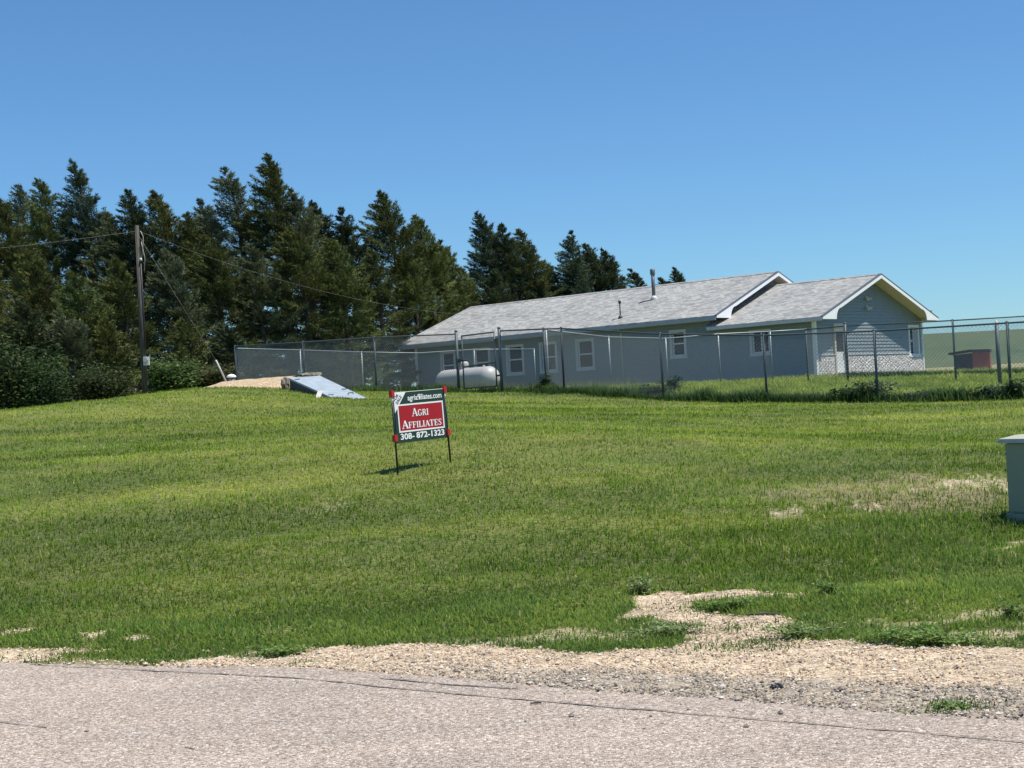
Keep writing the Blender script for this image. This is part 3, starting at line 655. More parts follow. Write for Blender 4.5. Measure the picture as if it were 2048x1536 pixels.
# drip edge, thin dark line over the rakes; ridge caps
mb = MB(HM)
for (y, ze, zr, ov) in ((-.72, 2.62, 4.60, .42), (4.73, 3.10, 5.24, .5)):
    for s in (0, 1):
        xe = -ov-.02 if s == 0 else W+ov+.02
        mb.hexa([(xe, y-.03, ze-.03), (CX, y-.03, zr-.03), (CX, y+.10, zr-.03), (xe, y+.10, ze-.03), (xe, y-.03, ze+.012), (CX, y-.03, zr+.012), (CX, y+.10, zr+.012), (xe, y+.10, ze+.012)])
mb.build('drip_edge', M['pipe'], house)
mb = MB(HM)
for y0, y1, zr, sl in ((-.6, 4.9, 4.60, slopeE), (4.84, 25.35, 5.24, slopeM)):
    mb.poly([(CX, y0, zr+.025), (CX, y1, zr+.025), (CX-.16, y1, zr+.02-.16*sl), (CX-.16, y0, zr+.02-.16*sl)])
    mb.poly([(CX, y0, zr+.025), (CX, y1, zr+.025), (CX+.16, y1, zr+.02-.16*sl), (CX+.16, y0, zr+.02-.16*sl)])
mb.build('ridge_cap', M['shingle'], house)
def window(plane, o, kind='hung', deep=.12):
    """window in the long wall (plane 'y', wall at X=0) or the gable wall ('x', wall at Y=0)"""
    a0, a1, z0, z1 = o
    if plane == 'y': T = HM @ Matrix(((0, 1, 0, 0), (1, 0, 0, 0), (0, 0, 1, 0), (0, 0, 0, 1)))
    else: T = HM
    fr = MB(T); fw = .10; pr_ = -.055
    fr.box(a0-.02, a0+fw, pr_, deep, z0, z1); fr.box(a1-fw, a1+.02, pr_, deep, z0, z1); fr.box(a0+fw, a1-fw, pr_, deep, z1-fw, z1+.0); fr.box(a0+fw, a1-fw, pr_, deep, z0, z0+fw)
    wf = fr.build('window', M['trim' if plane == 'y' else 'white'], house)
    sb = MB(T); i0, i1, j0, j1 = a0+fw, a1-fw, z0+fw, z1-fw; zc = (j0+j1)/2; xc = (i0+i1)/2; sw_ = .035; y0, y1 = deep-.05, deep-.01
    for bx in ((i0, i0+sw_, j0, j1), (i1-sw_, i1, j0, j1), (i0+sw_, i1-sw_, j0, j0+sw_), (i0+sw_, i1-sw_, j1-sw_, j1)): sb.box(bx[0], bx[1], y0, y1, bx[2], bx[3])
    if kind == 'hung': sb.box(i0+sw_, i1-sw_, y0, y1, zc-.03, zc+.03)
    else: sb.box(xc-.03, xc+.03, y0, y1, j0+sw_, j1-sw_)
    sb.build('sash', M['white'], wf)
    g_ = MB(T); g_.box(i0+.01, i1-.01, deep-.028, deep-.02, j0+.01, j1-.01); g_.build('pane', M['glass'], wf)
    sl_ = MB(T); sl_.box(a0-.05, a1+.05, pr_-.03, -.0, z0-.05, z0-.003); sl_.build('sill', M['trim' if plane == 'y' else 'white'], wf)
    return wf
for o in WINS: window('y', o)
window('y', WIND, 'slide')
window('x', WING, deep=.26)
# entrance door in its deep frame
dr = MB(HM); a0, a1, z0, z1 = DOOR
dr.box(a0-.09, a0+.03, -.10, .24, z0, z1+.0); dr.box(a1-.03, a1+.09, -.10, .24, z0, z1+.0); dr.box(a0+.03, a1-.03, -.10, .24, z1-.22, z1)
dfr = dr.build('door_frame', M['soffit'], house)
db = MB(HM); db.box(a0+.035, a1-.035, .02, .065, z0+.02, z1-.225); dl = db.build('door', M['white'], house)
db = MB(HM); db.box(a0+.10, a1-.10, .010, .018, 1.12, z1-.33); db.build('pane', M['glass'], dl)
db = MB(HM); db.tube([(a1-.12, .02, 1.02), (a1-.12, -.05, 1.02)], .03, 8); db.ball((a1-.12, -.06, 1.02), .04); db.build('handle', M['black'], dl)
db = MB(HM); db.box(a0-.05, a1+.05, -.25, .1, -.12, .015); db.build('door_sill', M['trim'], house)
# flood lights on the gable
for zf in (3.55, 3.12):
    db = MB(HM); xf = 4.62
    db.tube([(xf, -.02, zf), (xf, -.07, zf)], .07, 12); fl = db.build('flood_light', M['white'], house)
    for sx in (-1, 1):
        db = MB(HM); db.tube([(xf+sx*.03, -.06, zf), (xf+sx*.09, -.13, zf-.02), (xf+sx*.13, -.22, zf-.08)], [.02, .045, .07], 12); db.build('lamp_head', M['meter'], fl)
def roofz(x_): return 3.10+slopeM*(x_+.5)
def roof_hit(px, py):
    """where the sight line meets the main roof's near slope, in house coordinates"""
    n = np.array([-slopeM, 0, 1.]); d = ray(px, py); dl_ = np.array([d@G, d@Lx, d[2]]); e = EYE-HO; el = np.array([e@G, e@Lx, e[2]])
    p0 = np.array([-.5, 0, 3.10]); t_ = ((p0-el)@n)/(dl_@n); return el+dl_*t_
q = roof_hit(1308, 598)
mb = MB(HM); mb.tube([(q[0], q[1], q[2]-.1), (q[0], q[1], q[2]+1.36)], .09, 14); fl = mb.build('chimney_pipe', M['pipe'], house)
mb = MB(HM); mb.tube([(q[0], q[1], q[2]+1.18), (q[0], q[1], q[2]+1.22), (q[0], q[1], q[2]+1.46), (q[0], q[1], q[2]+1.50)], [.10, .125, .125, .08], 14); mb.build('cap', M['pipe'], fl)
mb = MB(HM); mb.tube([(q[0], q[1], q[2]-.1), (q[0], q[1], q[2]+.06), (q[0], q[1], q[2]+.16)], [.2, .17, .11], 14); mb.build('flashing', M['meter'], fl)
q = roof_hit(1241, 636); mast = q.copy()
mb = MB(HM); mb.tube([(q[0], q[1], q[2]-.1), (q[0], q[1], q[2]+.72)], .03, 10); fl = mb.build('service_mast', M['black'], house)
mb = MB(HM); mb.tube([(q[0], q[1], q[2]+.70), (q[0], q[1], q[2]+.74), (q[0], q[1], q[2]+.86)], [.05, .075, .06], 10); mb.build('weather_head', M['black'], fl)
mb = MB(HM); mb.tube([(q[0], q[1], q[2]-.1), (q[0], q[1], q[2]+.05), (q[0], q[1], q[2]+.14)], [.13, .11, .035], 10); mb.build('flashing', M['black'], fl)
mb = MB(HM); mb.tube([(-.045, 10.65, .1), (-.045, 10.65, 2.7), (-.30, 10.65, 2.88)], .035, 8); mb.build('downspout', M['trim'], house)
mast_w = HP(q[0], q[1], q[2]+.66)

# ------------------------------------------------------------------ propane tank
c1, c2 = at(978, 758.5, 68.5), at(893, 763, 71.5)
c1[2] = c2[2] = 2.2+.25+.5
dv = (c2-c1); LT = np.linalg.norm(dv); dv /= LT
root = empty('propane_tank', (c1[0], c1[1], 2.15), 'white horizontal propane tank on the grass behind the gate', 'gas tank')
mb = MB(); R_ = .52; pts, rs = [], []
for k in range(9):
    a_ = k/8*PI/2; pts.append(c1-dv*(.46*math.cos(a_)-.0)); rs.append(max(.01, R_*math.sin(a_)))
for k in range(8, -1, -1):
    a_ = k/8*PI/2; pts.append(c2+dv*(.46*math.cos(a_))); rs.append(max(.01, R_*math.sin(a_)))
mb.tube([tuple(p) for p in pts], rs, 32); mb.build('tank_body', M['tank'], root)
cm = (c1*.45+c2*.55)
mb = MB(); mb.tube([(cm[0], cm[1], cm[2]+.45), (cm[0], cm[1], cm[2]+.76), (cm[0], cm[1], cm[2]+.84)], [.20, .20, .14], 18); mb.build('valve_dome', M['tank'], root)
ce = c1*.9+c2*.1; mb = MB(); mb.tube([(ce[0], ce[1], ce[2]+.5), (ce[0], ce[1], ce[2]+.58)], .05, 10); mb.build('gauge', M['meter'], root)
ce = c1-dv*.30; mb = MB()
for k in range(16): pass
for k in range(2):
    cc_ = c1*(.82-.64*k)+c2*(.18+.64*k); lb = MB(); sd_ = np.cross(dv, [0, 0, 1])
    lb.hexa([tuple(cc_+dv*a_+sd_*b_+np.array([0, 0, zz])) for zz in (-.85, -.40) for a_, b_ in ((-.05, -.32), (.05, -.32), (.05, .32), (-.05, .32))]); lb.build('support', M['tank'], root)

# ------------------------------------------------------------------ gravel mound, cellar hatch
def mound_h(x_, y_):
    return 0
ma, mbp = at(408, 776, 50.5), at(622, 776, 49)
uu = np.linspace(0, 1, 46); vv = np.linspace(-1, 1, 26); U_, V_ = np.meshgrid(uu, vv)
mx0, mx1 = ma[0], mbp[0]
Xm = mx0+(mx1-mx0)*U_; Ym = 50.9+V_*2.1
crest = np.interp(U_, [0, .12, .3, .55, .8, .95, 1], [0, .30, .48, .62, .82, .9, .62])
base = hfun(Xm, Ym); topz = np.interp(U_, [0, .15, .4, .7, .9, 1], [at(415, 774, 50.6)[2], at(455, 763, 50.6)[2], at(505, 757, 50.6)[2], at(560, 753, 50.6)[2], at(600, 751, 50.6)[2], at(622, 770, 50.6)[2]])
Zm = base-.12+np.clip(topz-base+.12, .05, 2)*np.clip(1-V_**2, 0, 1)**.75+(fbm(Xm, Ym, 3, 1)-.5)*.06
i = np.arange(U_.size).reshape(U_.shape); Fq = np.stack([i[:-1, :-1], i[:-1, 1:], i[1:, 1:], i[1:, :-1]], -1).reshape(-1, 4)
colm = np.array([.44, .335, .22])[None]*(.9+.3*fbm(Xm.ravel(), Ym.ravel(), 4, 3))[:, None]
tag(nmesh('gravel_mound', np.stack([Xm.ravel(), Ym.ravel(), Zm.ravel()], 1), Fq, M['ground'], smooth=True, colors=colm), 'low heap of tan gravel behind the sloping cellar hatch', 'gravel heap')
TL, TR, BR, BL = at(577, 755.5, 47.6), at(640, 751.5, 48.8), at(733, 796, 44.6), at(676, 800.5, 43.2)
root = empty('cellar_hatch', tuple(BL), 'pale blue metal storm cellar door sloping down to the lawn', 'cellar door')
mb = MB(); n_ = np.cross(BR-BL, TL-BL); n_ /= np.linalg.norm(n_)
Q = [TL, TR, BR, BL]; mb.hexa([tuple(p-n_*.05) for p in Q]+[tuple(p) for p in Q]); lid = mb.build('lid', M['sheetmetal'], root)
def shr(p, k): c_ = (TL+TR+BR+BL)/4; return c_+(p-c_)*k
mb = MB(); mb.hexa([tuple(shr(p, .97)-np.array([0, 0, .9 if j < 2 else .35])) for j, p in enumerate(Q)]+[tuple(shr(p, .97)-n_*.055) for p in Q]); mb.build('hatch_frame', M['doorside'], root)
for (s_, t_) in ((.13, .10), (.12, .80), (.88, .62)):
    p = (TL*(1-t_)+BL*t_)*(1-s_)+(TR*(1-t_)+BR*t_)*s_; e1 = (TR-TL)/np.linalg.norm(TR-TL); e2 = (BL-TL)/np.linalg.norm(BL-TL)
    mb = MB(); mb.hexa([tuple(p+e1*a_*.11+e2*b_*.035+n_*zz) for zz in (.002, .02) for a_, b_ in ((-1, -1), (1, -1), (1, 1), (-1, 1))]); mb.build('hinge', M['pipe'], lid)
p = (TL*.16+BL*.84)*.28+(TR*.16+BR*.84)*.72; mb = MB(); mb.tube([tuple(p-e1*.12+n_*.01), tuple(p-e1*.1+n_*.06), tuple(p+e1*.1+n_*.06), tuple(p+e1*.12+n_*.01)], .014, 6); mb.build('handle', M['black'], lid)
# rumpled tarp and rubble at the hatch's top edge
def rumple(name, c, sx, sy, sz, mat, label, cat, seed, rz=0):
    rs_ = np.random.RandomState(seed); bm = bmesh.new(); bmesh.ops.create_icosphere(bm, subdivisions=3, radius=1)
    for v in bm.verts:
        k_ = 1+.55*(rs_.rand()-.5)*0+.45*math.sin(v.co.x*7+seed)*math.cos(v.co.y*6+seed*2)*.5+.25*(rs_.rand()-.5)
        v.co = Vector((v.co.x*sx*k_, v.co.y*sy*k_, max(v.co.z, -.6)*sz*k_))
    bmesh.ops.rotate(bm, verts=bm.verts, matrix=Matrix.Rotation(rz, 3, 'Z')); bmesh.ops.translate(bm, verts=bm.verts, vec=Vector(c))
    me = bpy.data.meshes.new(name); bm.to_mesh(me); bm.free(); me.materials.append(mat); o = bpy.data.objects.new(name, me); COL.objects.link(o)
    return tag(o, label, cat)
rumple('tarp', at(618, 751, 49.0), .42, .22, .09, M['beige'], 'crumpled brown tarp bunched over the top edge of the cellar door', 'tarp', 3)
rumple('tarp', at(571, 768, 47.9), .12, .22, .22, M['beige'], 'torn brown sheeting hanging at the left corner of the cellar door', 'tarp', 5)
# stake leaning at hatch
a_, b_ = at(631, 804, 42.2), at(641, 781, 42.9)
mb = MB(); d_ = .07; mb.hexa([(a_[0]-d_, a_[1]-.02, a_[2]-.05), (a_[0]+d_, a_[1]-.02, a_[2]-.05), (a_[0]+d_, a_[1]+.02, a_[2]-.05), (a_[0]-d_, a_[1]+.02, a_[2]-.05), (b_[0]-d_, b_[1]-.02, b_[2]), (b_[0]+d_, b_[1]-.02, b_[2]), (b_[0]+d_, b_[1]+.02, b_[2]), (b_[0]-d_, b_[1]+.02, b_[2])])
tag(mb.build('wooden_board', M['stake'], bevel=.006), 'short pale board leaning against the side of the cellar door', 'board')
p = at(463, 757, 51.5); root = empty('vent_pipe', tuple(p), 'stubby vent with white domed cap on the gravel heap', 'vent')
mb = MB(); mb.tube([(p[0], p[1], p[2]-.5), (p[0], p[1], p[2]+.05)], .13, 16); mb.build('pipe', M['pipe'], root)
mb = MB(); mb.tube([(p[0], p[1], p[2]+.03), (p[0], p[1], p[2]+.07), (p[0], p[1], p[2]+.12), (p[0], p[1], p[2]+.15)], [.155, .165, .11, .02], 18); mb.build('cap', M['white'], root)

# ------------------------------------------------------------------ utility pole, wires, guy
pb, pt = at(290, 783, 48.5), at(273.5, 451, 48.5)
PX, PY = (pb[0]+pt[0])/2, 48.5
root = empty('utility_pole', (pb[0], PY, pb[2]), 'tall weathered wooden utility pole at the crest of the lawn', 'utility pole')
mb = MB(); mb.tube([(pb[0], PY, pb[2]-.6), tuple(pt)], [.098, .062], 16); mb.build('pole', M['wood'], root)
def onp(k): return pb+(pt-pb)*k
cd = np.array([.085, -.04, 0])
mb = MB(); mb.tube([tuple(onp(.19)+cd), tuple(onp(.5)+cd), tuple(onp(.78)+cd*.9)], .024, 10); mb.build('conduit', M['black'], root)
q = onp(.185)+np.array([.11, -.06, 0]); mb = MB(); mb.box(q[0]-.09, q[0]+.09, q[1]-.09, q[1]+.05, q[2]-.16, q[2]+.12); mt = mb.build('meter_box', M['meter'], root, bevel=.012)
mb = MB(); mb.tube([(q[0], q[1]-.09, q[2]+.02), (q[0], q[1]-.17, q[2]+.02)], .07, 14); mb.build('meter_dial', M['tank'], mt)
mb = MB(); q = onp(.785)+cd; mb.tube([tuple(q), tuple(q+np.array([0, 0, .09]))], [.05, .035], 10); mb.build('weather_head', M['meter'], root)
mb = MB(); mb.tube([tuple(onp(.79)+cd*1.1), tuple(onp(.86)+np.array([.17, -.06, 0])), tuple(onp(.93)+np.array([.20, -.06, 0])), tuple(onp(.965)+np.array([.12, -.05, 0]))], .011, 6)
mb.tube([tuple(onp(.72)+np.array([.18, -.06, 0])), tuple(onp(.80)+np.array([.22, -.06, 0])), tuple(onp(.90)+np.array([.13, -.06, 0]))], .009, 6); mb.build('drip_loop', M['deadline'], root)
def wire(a_, b_, sag, r, name, mat, label, cat='cable', n=26):
    P_ = []
    for k in range(n+1):
        s = k/n; p = np.array(a_)*(1-s)+np.array(b_)*s; p[2] -= sag*4*s*(1-s); P_.append(tuple(p))
    mb = MB(); mb.tube(P_, r, 6); return tag(mb.build(name, M[mat]), label, cat)
wire(onp(.965)+np.array([.06, 0, 0]), mast_w, 1.45, .005, 'overhead_cable', 'cableg', 'pale service cable sagging from the utility pole to the roof mast')
e_ = at(-300, 520, 66); wire(onp(.965)+np.array([-.06, 0, 0]), e_, .12, .0045, 'overhead_cable', 'deadline', 'pale cable running left from the utility pole into the trees')
ga, gb = at(455, 758, 51.3), onp(.955)
gu = ga+(gb-ga)*.135
root = empty('guy_anchor', tuple(ga), 'slanted pale guy guard with thin wire reaching up to the pole', 'guy wire')
mb = MB(); mb.tube([tuple(ga-np.array([0, 0, .2])), tuple(gu)], .028, 8); mb.build('guard', M['meter'], root)
mb = MB(); mb.tube([tuple(gu), tuple(gb)], .0025, 5); mb.build('wire', M['meter'], root)

# ------------------------------------------------------------------ for sale sign
Yl, Yr = 18.6, 19.30
Lb, Lt, Rb, Rt = at(795.7, 948, Yl), at(783.8, 786, Yl), at(901, 924.5, Yr), at(891.3, 777.5, Yr)
ex = (Rt-Lt); WS = np.linalg.norm(ex[:2]); 
root = empty('for_sale_sign', (Lb[0], Lb[1], hz(Lb[0], Lb[1])), 'green and red land sale sign on two dark posts in the lawn', 'sign')
pa, pbb, pc, pd = at(787.6, 786.2, Yl*1.001), at(888.6, 777.4, Yr*.999), at(894.6, 876, Yr*.999), at(794.8, 887.2, Yl*1.001)
# true rectangle: horizontal direction X_, vertical direction Z_
Xs = (pbb-pa); ws = np.linalg.norm(Xs); Xs /= ws
Zs = (pa-pd); hs = np.linalg.norm(Zs); Zs /= hs; Zs = Zs-Xs*(Zs@Xs); Zs /= np.linalg.norm(Zs); Ns = np.cross(Xs, Zs); 
if Ns[1] > 0: Ns = -Ns
SM = Matrix(((Xs[0], Zs[0], Ns[0], pd[0]), (Xs[1], Zs[1], Ns[1], pd[1]), (Xs[2], Zs[2], Ns[2], pd[2]), (0, 0, 0, 1)))
mb = MB(SM); mb.box(0, ws, 0, hs, -.012, 0); panel = mb.build('panel', M['signgreen'], root)
mb = MB(SM); mb.box(0, ws, hs, hs+.006, -.014, .002); mb.build('panel_edge', M['white'], root)
X0, X1, Y0, Y1 = .075*ws, .935*ws, .235*hs, .735*hs
mb = MB(SM); mb.box(X0, X1, Y0, Y1, .0, .0015); mb.build('red_field', M['signred'], panel)
def frame(mb, x0, x1, y0, y1, w_, za, zb):
    mb.box(x0, x1, y0, y0+w_, za, zb); mb.box(x0, x1, y1-w_, y1, za, zb); mb.box(x0, x0+w_, y0+w_, y1-w_, za, zb); mb.box(x1-w_, x1, y0+w_, y1-w_, za, zb)
mb = MB(SM); frame(mb, X0-.018, X1+.018, Y0-.018, Y1+.018, .018, 0, .0025); mb.build('white_border', M['white'], panel)
mb = MB(SM); mb.prism([(0, hs, .0035), (.235*ws, hs, .0035), (0, hs*.60, .0035)], (0, 0, .001)); corner = mb.build('corner_flash', M['white'], panel)
# serif capitals drawn as strokes: (x0,y0,x1,y1,width)
TK, TN = .17, .07
GL = {
 'A': (.82, [(.40, .96, .74, .04, TK), (.40, .96, .10, .04, TN), (.20, .34, .60, .34, TN), (-.02, .03, .24, .03, .06), (.56, .03, .90, .03, .06)]),
 'I': (.36, [(.18, 0, .18, 1, TK), (.02, .03, .34, .03, .06), (.02, .97, .34, .97, .06)]),
 'L': (.68, [(.18, 0, .18, 1, TK), (.02, .97, .36, .97, .06), (.02, .035, .62, .035, .07), (.62, .0, .64, .30, .08)]),
 'T': (.76, [(.36, 0, .36, 1, TK), (.20, .03, .52, .03, .06), (.02, .965, .70, .965, .07), (.03, .98, .02, .72, .07), (.69, .98, .70, .72, .07)]),
 'E': (.70, [(.18, 0, .18, 1, TK), (.02, .035, .64, .035, .07), (.02, .965, .62, .965, .07), (.18, .52, .46, .52, .07), (.63, 0, .65, .28, .07), (.61, 1, .62, .74, .07), (.47, .66, .47, .38, .06)]),
 'F': (.66, [(.18, 0, .18, 1, TK), (.02, .03, .36, .03, .06), (.02, .965, .60, .965, .07), (.18, .52, .44, .52, .07), (.60, 1, .61, .74, .07), (.45, .66, .45, .38, .06)]),
 'R': (.82, [(.18, 0, .18, 1, TK), (.02, .03, .36, .03, .06), (.02, .965, .45, .965, .07), (.18, .50, .45, .50, .07), (.45, .97, .58, .86, .11), (.58, .88, .60, .66, .15), (.60, .66, .45, .49, .11), (.42, .50, .72, .03, .16), (.62, .03, .84, .03, .06)]),
 'G': (.86, [(.60, .94, .38, .98, .08), (.38, .98, .18, .84, .12), (.18, .84, .11, .5, .17), (.11, .5, .18, .16, .17), (.18, .16, .40, .02, .12), (.40, .02, .66, .10, .09), (.68, .08, .68, .42, .15), (.52, .43, .82, .43, .06), (.66, .98, .67, .70, .07), (.60, .94, .66, .82, .07)]),
 'S': (.64, [(.50, .90, .30, .98, .08), (.30, .98, .12, .86, .11), (.12, .86, .14, .64, .13), (.14, .64, .46, .42, .16), (.46, .42, .50, .18, .13), (.50, .18, .32, .02, .11), (.32, .02, .12, .08, .08), (.53, 1, .54, .72, .06), (.08, .02, .08, .30, .06)]),
}
def stroke(mb, x0, y0, x1, y1, wd, z_):
    dx, dy = x1-x0, y1-y0; l_ = math.hypot(dx, dy); dx /= l_; dy /= l_; nx, ny = -dy*wd/2, dx*wd/2
    mb.poly([(x0+nx, y0+ny, z_), (x1+nx, y1+ny, z_), (x1-nx, y1-ny, z_), (x0-nx, y0-ny, z_)])
def serif(text, sizes, x0, x1, y0, H_, z_=.0045):
    mb = MB(SM); adv = [GL[c_][0]*s_+.055*s_ for c_, s_ in zip(text, sizes)]; tot = sum(adv); k_ = (x1-x0)/tot/1.0; cx_ = x0
    for j, (c_, s_, a_) in enumerate(zip(text, sizes, adv)):
        for q_, st in enumerate(GL[c_][1]):
            u = [cx_+st[0]*s_*k_, y0+st[1]*s_*H_, cx_+st[2]*s_*k_, y0+st[3]*s_*H_]
            vert = abs(st[3]-st[1]) > abs(st[2]-st[0])
            stroke(mb, *u, st[4]*s_*(k_ if vert else H_)*1.12, z_+q_*.00012)
        cx_ += a_*k_
    return mb.build('lettering', M['white'], panel)
serif('AGRI', [1, .76, .76, .76], .325*ws, .655*ws, .505*hs, .165*hs)
serif('AFFILIATES', [1]+[.76]*9, .115*ws, .905*ws, .275*hs, .165*hs)
def text(s, x0, x1, y0, y1, mat, off_=.02, z_=.0045, M_=None, bold=.0):
    cu = bpy.data.curves.new('t', 'FONT'); cu.body = s; cu.size = 1; cu.offset = off_; cu.fill_mode = 'FRONT'; cu.resolution_u = 3
    o = bpy.data.objects.new('t', cu); COL.objects.link(o); dg = bpy.context.evaluated_depsgraph_get(); dg.update()
    me = bpy.data.meshes.new_from_object(o.evaluated_get(dg)); bpy.data.objects.remove(o); bpy.data.curves.remove(cu)
    V = np.array([v.co[:] for v in me.vertices]); mn, mx = V.min(0), V.max(0)
    for v in me.vertices:
        v.co = Vector((x0+(v.co.x-mn[0])/(mx[0]-mn[0])*(x1-x0), y0+(v.co.y-mn[1])/(mx[1]-mn[1])*(y1-y0), z_))
    me.transform((M_ if M_ is not None else SM)); me.transform(panel.parent.matrix_basis.inverted()); me.materials.append(mat)
    t_ = bpy.data.objects.new('lettering', me); COL.objects.link(t_); t_.parent = panel; return t_
text('308-', .07*ws, .335*ws, .060*hs, .185*hs, M['white'], .028)
text('872-1323', .375*ws, .935*ws, .060*hs, .185*hs, M['white'], .028)
text('agriaffiliates.com', .265*ws, .94*ws, .79*hs, .94*hs, M['white'], .016)
def rotm(cx_, cy_, a_): return SM @ Matrix.Translation((cx_, cy_, 0)) @ Matrix.Rotation(a_, 4, 'Z')
ang = math.atan2(hs*.40, ws*.235)
text('FOR', -.056*ws, .056*ws, 0, .068*hs, M['ink'], .015, .0062, rotm(.060*ws, .885*hs, ang*.92))
text('SALE', -.072*ws, .072*ws, 0, .068*hs, M['ink'], .015, .0062, rotm(.108*ws, .835*hs, ang*.92))
for (b_, t_, xo) in ((Lb, Lt, -.014), (Rb, Rt, ws+.014)):
    gz_ = hz(b_[0], b_[1]); P0 = np.array(SM @ Vector((xo, hs+.02, -.008))); d_ = np.array([b_[0], b_[1], b_[2]])-P0; d_ /= np.linalg.norm(d_)
    L_ = np.linalg.norm(b_-P0)+.15
    mb = MB(); mb.tube([tuple(P0), tuple(P0+d_*L_)], .0125, 10); post = mb.build('post', M['postgreen'], root)
    mb = MB(); mb.tube([tuple(P0+d_*.07), tuple(P0+d_*.135)], .0145, 10); mb.build('post_label', M['white'], post)
    for dd in (.03, hs-.045):
        mb = MB(); c_ = P0+d_*dd; mb.hexa([tuple(c_+Xs*a_*.03+Zs*b2*.042+Ns*c2) for c2 in (-.026, .024) for a_, b2 in ((-1, -1), (1, -1), (1, 1), (-1, 1))]); mb.build('clip', M['clip'], root, bevel=.006)

# ------------------------------------------------------------------ green utility cabinet at the right edge
cb = at(2012, 1044, 15.0); gz_ = cb[2]
e1 = np.array([.60, -.80, 0]); e2 = np.array([.80, .60, 0]); HB = at(2003, 880, 15.0)[2]-gz_
CM = Matrix(((e1[0], e2[0], 0, cb[0]), (e1[1], e2[1], 0, cb[1]), (0, 0, 1, gz_), (0, 0, 0, 1)))
root = empty('utility_cabinet', tuple(cb), 'green metal utility cabinet with pale lid on the grass at the right edge', 'utility box')
mb = MB(CM); mb.box(0.02, .98, .02, .88, .09, HB-.03); mb.build('cabinet_body', M['boxgreen'], root, bevel=.012)
mb = MB(CM); mb.box(.485, .492, .012, .02, .12, HB-.06); mb.build('door_seam', M['black'], root)
mb = MB(CM); mb.box(.44, .54, .004, .02, HB*.45, HB*.45+.07); mb.build('lock', M['meter'], root)
mb = MB(CM); mb.box(0, 1.0, 0, .90, -.12, .085); mb.build('plinth', M['boxgreen'], root, bevel=.008)
mb = MB(CM); mb.hexa([(-.03, -.03, HB-.03), (1.03, -.03, HB-.03), (1.03, .93, HB-.03), (-.03, .93, HB-.03), (-.02, -.02, HB+.01), (1.02, -.02, HB+.01), (1.02, .92, HB+.01), (-.02, .92, HB+.01)]); mb.hexa([(-.02, -.02, HB+.01), (1.02, -.02, HB+.01), (1.02, .92, HB+.01), (-.02, .92, HB+.01), (.1, .1, HB+.045), (.9, .1, HB+.045), (.9, .8, HB+.045), (.1, .8, HB+.045)]); mb.build('lid', M['boxtop'], root)

# ------------------------------------------------------------------ red shed far off
sy = 136.0; b0 = at(1909, 746, sy); pxm = sy/FPX
sz = hz(b0[0], sy); H_ = 43*pxm
a1_ = np.array([.92, -.39, 0]); a2_ = np.array([.39, .92, 0])
root = empty('red_shed', (b0[0], b0[1], sz), 'small red shed with dark roof at the foot of the far hill', 'shed')
o = np.array([b0[0], b0[1], sz-.3]); wd, dp = 33*pxm/.92, 34*pxm/.95
# solid dark block for the left side, then red end
S = lambda a_, b_, z_: tuple(o+a1_*a_+a2_*b_+np.array([0, 0, z_]))
mb = MB(); mb.hexa([S(0, 0, 0), S(wd, 0, 0), S(wd, dp, 0), S(0, dp, 0), S(0, 0, H_-.1), S(wd, 0, H_), S(wd, dp, H_), S(0, dp, H_-.1)]); mb.build('dark_side', M['shedroof'], root)
mb = MB(); mb.hexa([S(wd+.02, 0, 0), S(wd*1.9, .35*dp, 0), S(wd*1.9, dp, 0), S(wd+.02, dp, 0), S(wd+.02, 0, H_), S(wd*1.9, .35*dp, H_), S(wd*1.9, dp, H_), S(wd+.02, dp, H_)]); mb.build('wall', M['red'], root)
mb = MB(); mb.hexa([S(-.4, -.3, H_-.05), S(wd, -.35, H_+.12), S(wd, dp+.3, H_+.12), S(-.4, dp+.3, H_-.05), S(-.4, -.3, H_+.12), S(wd, -.35, H_+.32), S(wd, dp+.3, H_+.32), S(-.4, dp+.3, H_+.12)])
mb.hexa([S(wd+.01, -.35, H_+.02), S(wd*1.95, .2*dp, H_+.02), S(wd*1.95, dp+.3, H_+.02), S(wd+.01, dp+.3, H_+.02), S(wd+.01, -.35, H_+.30), S(wd*1.95, .2*dp, H_+.26), S(wd*1.95, dp+.3, H_+.26), S(wd+.01, dp+.3, H_+.30)]); mb.build('roof', M['shedroof'], root)

# ------------------------------------------------------------------ yard grass and weeds behind the fence
FX = [at(*p) for p in ((470, 693, 57.5), (912, 668, 50.5), (1122, 657, 46.8), (1320, 668, 43.0), (1527, 671, 41.2), (1748, 662, 39.2), (2014, 646, 37.6), (2280, 629, 36))]
fxx = np.array([p[0] for p in FX]); fyy = np.array([p[1] for p in FX])
def fence_y(x): return np.interp(x, fxx, fyy)
Vs, Ts, Cs, off = [], [], [], 0
n_ = 150000; x = RS.uniform(-9, 26, n_); y = RS.uniform(36, 68, n_)
k = (y > fence_y(x)+.05) & (RS.rand(n_) < np.where(x > 4, 1, .35)); x = x[k]; y = y[k]; n_ = len(x)
e_ = np.stack([x-HO[0], y-HO[1]], 1); k = ~((e_@G[:2] > -.1) & (e_@Lx[:2] > -.1) & (e_@Lx[:2] < 26)); x = x[k]; y = y[k]; n_ = len(x)
cl = np.clip((fbm(x, y, 1.4, 5, 3)-.5)*2.2+.45, 0, 1)
c_ = (np.array([.11, .20, .024])[None]*(1-cl[:, None])+np.array([.36, .42, .085])[None]*cl[:, None])*RS.uniform(.65, 1.3, (n_, 1))
addb(blades(x, y, RS.uniform(.06, .17, n_)*(.6+.9*cl), np.full(n_, .022), c_, .7))
tag(nmesh('yard_grass', np.concatenate(Vs), np.concatenate(Ts), M['grass'], colors=np.concatenate(Cs)), 'rough light green grass in the fenced yard', 'grass', kind='stuff')
